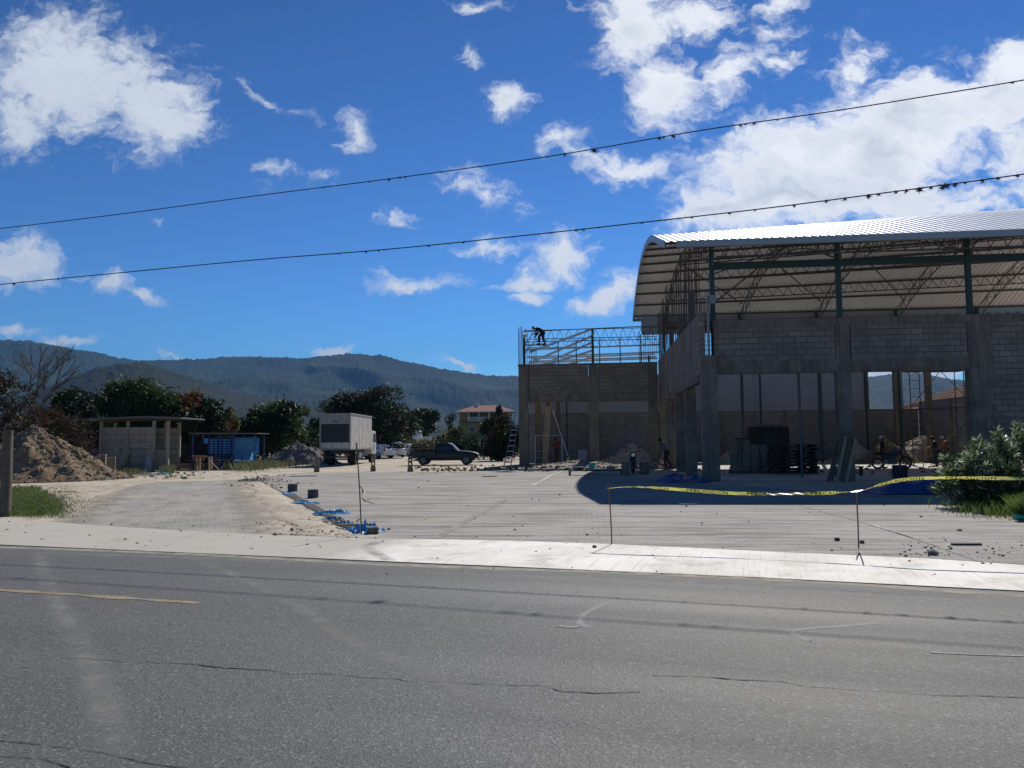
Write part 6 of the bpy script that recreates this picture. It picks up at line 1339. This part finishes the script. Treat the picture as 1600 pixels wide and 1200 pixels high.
def tape():
    t = thing('barrier_tape', tuple(G(950, 850)), 0, 'yellow caution tape with black lettering strung between the rods and the bush', 'barrier tape'); o0 = t.location
    D = [12.02 + (10.75 - 12.02) * (p[0] - 948) / (1338 - 948) if p[0] < 1338 else 10.75 - (p[0] - 1338) / 422 * .9 for p in TP]; P = [AT(p[0], p[1], d) - o0 for p, d in zip(TP, D)]
    Q = []
    for k in range(len(P) - 1):
        p0, p1, p2, p3 = P[max(k - 1, 0)], P[k], P[k + 1], P[min(k + 2, len(P) - 1)]
        for i in range(8): s = i / 8; Q.append(.5 * (2 * p1 + (p2 - p0) * s + (2 * p0 - 5 * p1 + 4 * p2 - p3) * s * s + (3 * p1 - p0 - 3 * p2 + p3) * s ** 3))
    Q.append(P[-1]); cum = [0]
    for a, b in zip(Q[:-1], Q[1:]): cum.append(cum[-1] + (b - a).length)
    def frame(s):
        k = min(max(j for j in range(len(cum)) if cum[j] <= s + 1e-9), len(Q) - 2); f = (s - cum[k]) / (cum[k + 1] - cum[k]); c = Q[k].lerp(Q[k + 1], f); d = (Q[k + 1] - Q[k]).normalized()
        n = Vector((d.y, -d.x, 0)).normalized(); up = d.cross(n) * -1
        if up.z < 0: up = -up
        tw = .75 * math.sin(s * 1.7 + .6) + .45 * math.sin(s * 4.1)
        if s < .5: tw += (0.5 - s) * 2.0
        e = abs(s - S3); tw += 1.15 * math.exp(-(e / .28) ** 2)
        return c, up * math.cos(tw) + n * math.sin(tw), n * math.cos(tw) - up * math.sin(tw)
    global S3; S3 = cum[11 * 8]; W_ = .047; mb = MB(); n = 260; L_ = cum[-1]
    for i in range(n + 1):
        s = L_ * i / n; c, up, nn = frame(s)
        for j in (-1, -.33, .33, 1): mb.v.append(tuple(c + up * (W_ / 2) * j + nn * .004 * math.sin(s * 30 + j * 2)))
    for i in range(n):
        for j in range(3): a = i * 4 + j; mb.f.append((a, a + 4, a + 5, a + 1))
    mb.build('film', 'tape', t, smooth=True, sharp=0)
    cu = bpy.data.curves.new('lettering', 'FONT'); cu.body = 'PRECAUCION'; cu.size = .056; cu.space_character = 1.15; cu.resolution_u = 3; cu.offset = .0012
    tmp = bpy.data.objects.new('tmp', cu); COL.objects.link(tmp); bpy.context.view_layer.update()
    me = bpy.data.meshes.new_from_object(tmp.evaluated_get(bpy.context.evaluated_depsgraph_get())); bpy.data.objects.remove(tmp)
    vs = [v.co.copy() for v in me.vertices]; fs = [tuple(p.vertices) for p in me.polygons]; x1 = max(v.x for v in vs); y1 = max(v.y for v in vs); x0 = min(v.x for v in vs)
    word = .60; s0 = .35
    while s0 + word < L_ - .05:
        mb = MB(); out = []
        for v in vs:
            c, up, nn = frame(s0 + (v.x - x0) / (x1 - x0) * word); out.append(c + up * ((v.y / y1 - .5) * .036) + nn * .0055)
        mb.add(out, fs); mb.build('lettering', 'ink', t); s0 += word + .27
tape()
t0 = thing('torn_tape', tuple(G(572, 782)), 0, 'torn strip of yellowish tape lying limp by the tall rod', 'tape'); mb = MB(); pts = [(560, 756), (567, 762), (569, 769), (566, 776), (571, 781), (580, 783), (585, 785)]
for i, (a, b) in enumerate(pts): p = G(a, b + 2) - t0.location; mb.v += [(p.x - .01, p.y, .01 + .03 * (i % 3)), (p.x + .035, p.y + .02, .03 + .02 * (i % 2))]
for i in range(len(pts) - 1): mb.f.append((2 * i, 2 * i + 1, 2 * i + 3, 2 * i + 2))
mb.build('strip', 'wood_pale', t0, smooth=True)

# plastic along the paved edge, blocks
M['trench_shade'] = mat('trench_shade', (.05, .045, .04), .95, (.09, .08, .07), 5, .7, .5, 20)  # dark brown that paints the shade along the trench edge
struct(berm('trench_shade_strip', [(582, 833), (545, 822), (510, 803), (475, 784), (448, 770)], .35, .02, 'trench_shade', 2))  # low dark strip in place of the shadow beside the blue plastic
for i, (px, py, w, d, h, a, lab, m) in enumerate([(570, 832, .62, .38, .36, 35, 'biggest crumpled blue plastic sheet, at the foot of the tall rod', 'tarp_dark'), (552, 829, .5, .22, .09, -30, 'flat scrap of blue plastic left of the tall rod', 'tarp_dark'), (537, 818, .42, .22, .14, -45, 'small blue plastic scrap halfway along the trench', 'tarp_pale'), (518, 803, .85, .32, .20, 15, 'blue plastic folded over the edge in the middle of the trench', 'tarp_dark'), (520, 811, .55, .22, .14, -40, 'twisted blue plastic just under the middle fold', 'tarp_pale'), (478, 786, 1.3, .35, .14, -50, 'long blue plastic scrap toward the far end of the trench', 'tarp_dark'), (452, 772, 1.0, .35, .12, -60, 'farthest blue plastic scrap, left of the two dark blocks', 'tarp_dark'),
        (1066, 753, 1.9, 1.5, .28, 10, 'blue tarp crumpled on the shaded floor left of the corner column', 'tarp'), (1052, 745, 1.0, .8, .16, 60, 'small fold of blue tarp behind the larger one at the side columns', 'tarp'), (396, 751, 1.3, .7, .16, 10, 'grey blue plastic heap on the rubble beside the driveway', 'gravel'), (232, 742, 1.6, .5, .12, 0, 'pale greenish plastic sheet on the ground before the shed', 'plaster'), (250, 741, 1.0, .5, .12, 0, 'teal plastic scrap on the ground before the shed doorway', 'teal'), (1146, 725, 1.8, .7, .22, 0, 'teal plastic sheet on the sand right of the corner column', 'teal'), (1362, 722, 1.7, .8, .2, 0, 'pale teal plastic sheet on the sand left of the side-on motorcycle', 'teal'), (1298, 722, 1.2, .7, .2, 0, 'small teal plastic scrap on the sand by the leaning planks', 'teal')]):
    p = G(px, py); crumple('plastic_sheet', p.x, p.y, w, d, h * (.55 if i < 7 else 1), R(a), m, lab, 'plastic sheet', i + 2, .004)
q = thing('blue_tarp', tuple(W(3.75, -7.9)), -A58, 'large blue tarp draped over a low pile beside the bush', 'tarp')
mb = MB(); nx, ny = 40, 22
for j in range(ny + 1):
    for i in range(nx + 1): u, v = i / nx, j / ny; e = math.sin(math.pi * v) ** .5 * min(1, u * 3, (1 - u) * 5 + .2); mb.v.append((u * 4.4, v * 2.0 + .05 * fbm(u * 6, v * 3, 1), max(.01, e * (.40 + .26 * fbm(u * 3.5, v * 2.5, 4) + .05 * fbm(u * 12, v * 8, 5)))))
for j in range(ny):
    for i in range(nx): k = j * (nx + 1) + i; mb.f.append((k, k + 1, k + nx + 2, k + nx + 1))
mb.build('sheet', 'tarp', q, smooth=True, sharp=0)
for px, py, s, lab in ((457, 768, .30, 'smaller dark block on the forecourt, the one farther away'), (489, 778, .29, 'larger looking dark block on the forecourt right of the trench')):
    p = G(px, py); q = MB().prism([(math.cos(a) * s * .55, math.sin(a) * s * .55) for a in [R(60 * k + 10) for k in range(6)]], 'z', 0, s * .85).build('dark_block', 'rock_dark', bevel=.02); q.location = p; tag(q, lab, 'block')
p = G(583, 834); q = MB().box(-.09, .09, -.09, .09, 0, .12).build('concrete_block', 'conc', bevel=.008); q.location = (p.x, p.y, .002); q.rotation_euler = (0, 0, .2); tag(q, 'small grey concrete block against the biggest blue plastic', 'block')
p = G(560, 826); q = MB().box(-.35, .30, -.02, .02, 0, .04).build('wood_strip', 'wood_pale'); q.location = (p.x, p.y, .05); q.rotation_euler = (0, 0, .05); tag(q, 'pale wooden strip across the trench behind the blue plastic', 'strip')
for px, py, L_, a, m, lab in ((474, 744.5, 1.3, 5, 'wood_dark', 'dark board lying on the far left of the forecourt'), (1510, 852, .42, -3, 'rebar', 'rusty steel bar lying on the forecourt at the right'), (765, 745, .7, 0, 'wood', 'short board lying on the far forecourt'), (1075, 789, .45, 3, 'plaster', 'thin pale lath at the edge of the roof shadow')):
    p = G(px, py); q = MB().box(-L_ / 2, L_ / 2, -.03, .03, 0, .03).build('board', m); q.location = (p.x, p.y, .003); q.rotation_euler = (0, 0, R(a)); tag(q, lab, 'board')
for px, py, s, lab, m in ((1457, 867, .075, 'grey stone at the front right edge of the forecourt', 'gravel'), (1308, 845, .05, 'small stone just left of the bent rod', 'rock_dark'), (1347, 849, .045, 'small stone just right of the bent rod', 'rock_dark'), (929, 856, .04, 'small dark stone on the apron left of the tape rod', 'rock_dark')):
    p = G(px, py); q = MB().rock((0, 0, s * .4), s, .7, px).build('stone', m); q.location = p; tag(q, lab, 'stone')
p = G(1597, 812); q = thing('plastic_bottle', (p.x, p.y, 0), 0, 'teal plastic bottle lying in the grass at the right edge', 'bottle'); MB().tube([(-.14, 0, .06), (.06, 0, .06), (.12, 0, .06), (.16, 0, .06)], [.055, .055, .02, .02], 12).build('bottle', 'teal', q, smooth=True)

# ------------------------------------------------------------------ around the hall
def ladder(name, b, tp, w, n, label, m='galv', rm='white'):
    t = thing(name, tuple(b), 0, label, 'ladder'); tp = tp - b; sd = Vector((1, .15, 0)).normalized() * w / 2
    for s in (-1, 1): MB().bar(sd * s, tp + sd * s * .8, .05, .03).build('rail', m, t)
    for k in range(1, n): c = tp * (k / n); f = 1 - .2 * k / n; MB().bar(c - sd * f, c + sd * f, .05, .05).build('rung', rm, t)
    return t
b = G(791, 737); ladder('ladder', Vector((b.x, 46.8, 0)), AT(808, 648, 50.3), .42, 10, 'tall ladder leaning against the left corner column of the annex', 'grey_steel', 'galv')
pw = lambda u, v, z=0: W(u - 9.07, 18.95 + v, z)
t = thing('pipe_scaffold', tuple(pw(1.0, .9)), -A58, 'low frame of thin pipes inside the left bay of the annex', 'scaffold')
for x in (0, 1.75): MB().tube([(x, 0, 0), (x, 0, 2.0)], .025, 6).build('upright', 'galv', t)
for z, a in ((1.98, 1.75), (.95, .6), (.5, .6), (.12, 1.75)): MB().tube([(0, 0, z), (a, 0, z)], .02, 6).build('crossbar', 'galv', t)
q = thing('pole', tuple(pw(2.1, 1.2)), -A58, 'thin pole leaning across the left bay of the annex to the right', 'pole'); MB().tube([(1.25, .1, 0), (.0, .9, 3.7)], .03, 6).build('shaft', 'galv', q)
q = thing('plank', tuple(pw(1.6, .85)), -A58, 'pale timber plank standing upright in the left bay of the annex', 'plank'); MB().bar((.0, .1, 0), (.25, .35, 3.9), .38, .05, (0, 1, 0)).build('board', 'wood_pale', q)
q = thing('upright_board', tuple(pw(4.1, 1.6)), -A58, 'grey rectangular board standing left of the middle annex column', 'panel'); MB().box(-.3, .3, 0, .05, .1, 1.0).build('board', 'plaster', q, bevel=.01)
p = G(887, 727); q = MB().tube([(0, 0, 0), (0, 0, .18), (0, 0, .2)], [.10, .14, .14], 12).build('helmet', 'tape', smooth=True); q.location = (p.x, 50.8, .3); tag(q, 'small round yellow bucket on the rubble in the annex', 'bucket')
q = thing('steel_trough', tuple(G(890, 743)), R(3), 'long low steel frame lying along the near edge of the rubble', 'steel frame'); L_ = at_px(974, G(890, 743).y) - G(890, 743).x
MB().bar((0, 0, .22), (L_, 0, .22), .08, .05).bar((0, .35, .22), (L_, .35, .22), .08, .05).build('rail', 'dark_metal', q)
for x in (.03, L_ - .03):
    for y in (0, .35): MB().bar((x, y, 0), (x, y, .20), .06).build('leg', 'dark_metal', q)
MB().box(.1, L_ - .1, .05, .3, .245, .26).build('board', 'plaster', q)
q = thing('tool_case', tuple(G(890, 743) + Vector((.45, .12, .262))), 0, 'black tool case on the low steel frame', 'case'); MB().box(-.22, .22, -.1, .1, 0, .13).build('case', 'dark_metal', q, bevel=.02); MB().tube([(-.07, 0, .12), (-.07, 0, .17), (.07, 0, .17), (.07, 0, .12)], .01, 6).build('handle', 'black', q)
p = G(977, 742); q = MB().box(-.16, .16, -.16, .16, -.02, .62).build('concrete_stub', 'conc', bevel=.02); q.location = (p.x, p.y, 0); tag(q, 'square concrete stub left of the motorcycle facing the viewer', 'concrete stub')
p = G(1006, 741); q = MB().box(-.2, .2, -.2, .2, -.02, .55).build('concrete_stub', 'conc', bevel=.02); q.location = (p.x + .1, p.y + .4, 0); tag(q, 'square concrete stub right of the motorcycle facing the viewer', 'concrete stub')
p = G(925, 731); q = thing('bucket', (p.x, p.y, 0), 0, 'overturned green and white bucket on the rubble edge', 'bucket'); MB().tube([(0, 0, 0), (0, 0, .3)], [.22, .17], 16).build('bucket', 'teal', q, smooth=True); MB().tube([(0, 0, .30), (0, 0, .32)], [.16, .15], 16).build('base', 'white', q)
for i, (px, py) in enumerate([(795, 733), (849, 732), (870, 732.5), (776, 733), (905, 728), (700, 735), (662, 736), (822, 733)]):
    p = G(px, py); q = MB().box(-.14, .14, -.07, .07, 0, .11).build('clay_brick', 'brickred' if i % 2 else 'rock_dark', bevel=.008); q.location = (p.x, p.y, .02); q.rotation_euler = (0, 0, i * .7)
    tag(q, ['dark brick lying a little right of the leaning ladder foot', 'red brick below the left bay of the annex', 'dark brick right of the red one below the left annex bay', 'red brick close to the foot of the leaning ladder', 'dark brick just left of the green and white bucket', 'red brick on the dirt between pickup and ladder', 'dark brick on the ground right of the concrete post at the pickup tail', 'red brick between the ladder foot and the annex bay'][i], 'brick', 'loose bricks along the far edge of the forecourt')
for i, (px, py, a) in enumerate([(447, 722, 20), (462, 724, -15)]):
    p = G(px, py); q = MB().box(-.8, .8, -.35, .35, 0, .05).build('white_board', 'white'); q.location = (p.x, p.y, .06 + .05 * i); q.rotation_euler = (R(8), 0, R(a)); tag(q, ['white board lying at the foot of the gravel heap, left one', 'white board lying at the foot of the gravel heap, nearer the truck'][i], 'board')
# timber leaning on the second column
for i, (dx, r_, h) in enumerate([(-1.15, .0, 2.5), (-.95, .05, 2.35), (-.72, .1, 2.6), (-.5, .0, 2.2), (-1.35, .1, 2.0)]):
    q = thing('leaning_plank', tuple(W(5.55 + dx * .8, -.75 - r_, 0)), -A58, ['fourth grey plank from the left leaning on the middle front column', 'middle grey plank of the five leaning on the middle front column', 'longest grey plank of the five leaning on the middle front column', 'rightmost grey plank leaning on the middle front column', 'shortest grey plank, leftmost of the five leaning on the middle front column'][i], 'plank', 'planks leaning on the middle front column'); MB().bar((0, 0, 0), (.62, .60 + r_, h * .72), .11, .035, (0, 1, 0)).build('board', 'wood_pale' if i % 2 else 'wood', q)
# stacks
def block_stack():
    t = thing('block_pallet', tuple(W(2.2, 6.0)), -A58 , 'tall squarish stack of grey blocks with boards on top right of the corner column', 'block stack')
    mb = MB(); rn = random.Random(2)
    for k in range(7):
        for i in range(4): 
            for j in range(2):
                if k == 6 and i > 1: continue
                mb.box(i * .42 + rn.uniform(0, .02), i * .42 + .40, j * .42 + rn.uniform(0, .03), j * .42 + .4, .14 + k * .205, .14 + k * .205 + .195)
    mb.build('blocks', 'conc', t); MB().box(-.05, 1.75, -.02, .9, .09, .13).box(-.05, 1.75, 0, .1, 0, .09).box(-.05, 1.75, .78, .88, 0, .09).build('pallet', 'wood', t); MB().box(.3, 1.6, .1, .8, 1.60, 1.68).build('top_board', 'wood_dark', t)
block_stack()
def form_stack(u, v, n, w, label, name='formwork_stack'):
    t = thing(name, tuple(W(u, v)), -A58, label, 'formwork stack'); rn = random.Random(n)
    for k in range(n):
        f = rn.uniform(-.06, .06); z = .06 + k * .165
        MB().box(f, w + f, 0, 1.2, z, z + .045).box(f, f + .12, 0, 1.2, z + .045, z + .13).box(w + f - .12, w + f, 0, 1.2, z + .045, z + .13).box(w * .32 + f, w * .32 + f + .1, 0, 1.2, z + .045, z + .13).box(w * .68 + f, w * .68 + f + .1, 0, 1.2, z + .045, z + .13).box(f, w + f, 0, 1.2, z + .125, z + .150).build('form_panel', 'wood_dark', t)
    MB().box(-.05, w + .05, .1, .25, 0, .055).box(-.05, w + .05, .95, 1.1, 0, .055).build('runner', 'wood', t)
form_stack(4.05 - .25, 5.2, 8, 2.05, 'stack of dark formwork panels left of the column with the leaning planks')
t = thing('tool_cabinet', tuple(W(3.7, 9.6)), -A58, 'dark tall site cabinet standing behind the formwork stack', 'cabinet'); MB().box(0, 2.0, 0, .9, .1, 2.25).build('carcass', 'wood_dark', t, bevel=.02); MB().box(.7, 1.3, -.03, -.003, .2, 1.85).build('door', 'dark_metal', t); MB().box(.1, 1.9, .1, .8, 0, .1).build('base', 'wood', t); MB().box(.6, 1.7, .1, .6, 2.26, 2.4).build('board_stack', 'conc', t)
q = thing('wooden_bench', tuple(W(5.95, 3.2)), -A58, 'low rough bench of reddish boards right of the formwork stack', 'bench'); MB().box(0, 1.2, 0, .4, .36, .42).build('seat', 'wood', q)
for x in (.05, .4, .75, 1.1): MB().box(x, x + .08, .05, .35, 0, .36).build('leg', 'wood', q)
for u, v, s, lab in ((8.0, 1.6, .5, 'dark squat drum in front of the side-on motorcycle'), (10.0, 1.2, .42, 'dark squat drum right of the scaffold foot')):
    q = thing('drum', tuple(W(u, v)), 0, lab, 'drum'); MB().tube([(0, 0, 0), (0, 0, s * .5), (0, 0, s)], [s * .55, s * .58, s * .55], 16).torus((0, 0, s * .5), s * .58, .015, 'z', 18, 6).build('shell', 'dark_metal', q, smooth=True); MB().tube([(0, 0, s), (0, 0, s + .02)], s * .5, 16).build('lid', 'grey_steel', q)
# scaffold tower
def tower():
    Y = 42.6; xa, xb = at_px(1426, Y), at_px(1508, Y); t = thing('scaffold_tower', (xa, Y, 0), R(-4), 'thin steel scaffold tower with ladder frame and cross braces in the right bay', 'scaffold'); w = xb - xa
    for x in (0, w):
        for y in (0, 1.0):
            MB().tube([(x, y, 0), (x, y, 5.6)], .028, 6).build('upright', 'rebar', t)
    for z in (.3, .75, 1.2, 1.65, 2.1, 2.55, 3.0, 3.45, 3.9, 4.35, 4.8, 5.25): MB().tube([(0, 0, z), (.52, 0, z)], .018, 6).build('ladder_rung', 'rebar', t)
    MB().tube([(.52, 0, 0), (.52, 0, 5.6)], .026, 6).build('upright', 'rebar', t)
    for (a, b) in (((.52, 0, 2.2), (w, 0, .3)), ((.52, 0, .3), (w, 0, 2.4)), ((0, 0, 3.3), (w * .6, 0, 5.4)), ((w * .55, 0, 5.4), (w, 0, 3.9)), ((.52, 0, 3.0), (w * .9, 0, 1.3))): MB().tube([a, b], .018, 6).build('cross_brace', 'rebar', t)
    MB().tube([(-.15, 0, 3.2), (w + .2, 0, 3.28)], .028, 6).build('ledger', 'rebar', t); MB().tube([(-.1, 1, 3.2), (w + .1, 1, 3.2)], .025, 6).build('ledger', 'rebar', t)
    MB().box(-.1, w + .1, .1, .9, 5.3, 5.35).build('deck', 'wood', t)
tower()
q = thing('hanging_rope', tuple(W(3.6, 8.0, 0)), 0, 'thin pale rope hanging down inside the front bay', 'rope'); MB().tube([(0, 0, 9.5), (.05, 0, 5), (.3, 0, 2.3)], .016, 5).build('rope', 'plaster', q)

# ------------------------------------------------------------------ overhead cables with air plants
def cable_path(pts, n_plane):
    th = R(-17.5); nv = Vector((-math.sin(th), math.cos(th), 0)); out = []
    for (px, py) in pts: d = ray(px, py); out.append(CAMLOC + d * ((n_plane - CAMLOC.dot(nv)) / d.dot(nv)))
    return out
up_px = [(-420, 398), (-200, 379), (0, 357), (200, 333), (400, 306), (600, 280.5), (800, 253), (930, 232.5), (1100, 203), (1300, 174), (1450, 150), (1600, 125), (1900, 72), (2300, 2)]
lo_px = [(-420, 482), (-200, 465), (0, 444.5), (200, 425), (400, 406), (600, 390), (800, 370), (1000, 348), (1200, 325), (1400, 299), (1600, 272), (1900, 228), (2300, 168)]
up_px = curve([tuple(map(float, p)) for p in up_px], 140); lo_px = curve([tuple(map(float, p)) for p in lo_px], 130)
for pl, npl, lab in ((up_px, 16.0, 'upper of the two overhead cables crossing the sky'), (lo_px, 14.4, 'lower of the two overhead cables, passing just above the roof')):
    P = cable_path(pl, npl); rn = random.Random(int(npl * 10)); P2 = []
    tag(MB().tube(P, .011, 6).build('overhead_cable', 'cable', smooth=True), lab, 'cable', 'overhead cables along the road')
def air_plant(r, seed):
    mb = MB(); rn = random.Random(seed)
    for i in range(34):
        d = Vector((rn.gauss(0, 1), rn.gauss(0, 1), rn.gauss(.1, .9))).normalized(); l = r * rn.uniform(.5, 1.25); md = d * l * .5 + Vector((0, 0, .1 * r)); e = d * l + Vector((rn.gauss(0, .15), rn.gauss(0, .15), -.12)) * r; mb.tube([(0, 0, 0), md, e], [r * .09, r * .06, r * .012], 4, False)
    mb.rock((0, 0, 0), r * .42, 1, seed); return mb
protos = [air_plant(.1, k).build('air_plant', 'airplant') for k in range(4)]; first = [True] * 4
def plants(pl, npl, lst, which):
    xs = [p[0] for p in pl]; P = cable_path(pl, npl)
    for i, (px, r) in enumerate(lst):
        k = max(j for j in range(len(xs) - 1) if xs[j] <= px); f = (px - xs[k]) / (xs[k + 1] - xs[k]); p = P[k].lerp(P[k + 1], f); j = i % 4
        if first[j]: o = protos[j]; first[j] = False
        else: o = protos[j].copy(); COL.objects.link(o)
        s = r / .1 * .82; o.location = p + Vector((0, 0, -r * .35)); o.scale = (s, s, s); o.rotation_euler = (0, 0, i * 1.3)
        big = r >= .085
        nb = sum(1 for q_ in lst[:i] if q_[1] >= .085)
        if big and which == 'lower': tag(o, ('leftmost', 'middle', 'rightmost')[min(nb, 2)] + ' of three large air plants on the lower cable', 'air plant', 'large air plants on the lower cable'); continue
        tag(o, ('large tangled air plant growing on the %s cable' if big else 'small tuft of air plant growing on the %s cable') % which, 'air plant', ('large' if big else 'small') + ' air plants on the %s cable' % which)
plants(up_px, 16.0, [(183, .03), (577, .04), (608, .075), (625, .05), (633, .045), (690, .04), (855, .04), (882, .07), (928, .11), (1030, .075), (1037, .05), (1052, .08), (1157, .07), (1165, .045), (1178, .07), (1582, .05), (220, .025), (440, .03), (505, .035), (750, .035), (1215, .04)], 'upper')
plants(lo_px, 14.4, [(22, .07), (91, .05), (143, .03), (197, .03), (530, .035), (572, .06), (592, .045), (600, .035), (670, .045), (724, .05), (900, .045), (912, .05), (937, .035), (1003, .04), (1040, .035), (1081, .045), (1140, .05), (1180, .045), (1241, .06), (1291, .06), (1320, .065), (1357, .085), (1373, .055), (1400, .06), (1416, .065), (1437, .10), (1455, .06), (1473, .11), (1480, .07), (1492, .08), (1508, .05), (1535, .07), (1559, .05), (1590, .06), (860, .03), (800, .03), (400, .025), (300, .025)], 'lower')
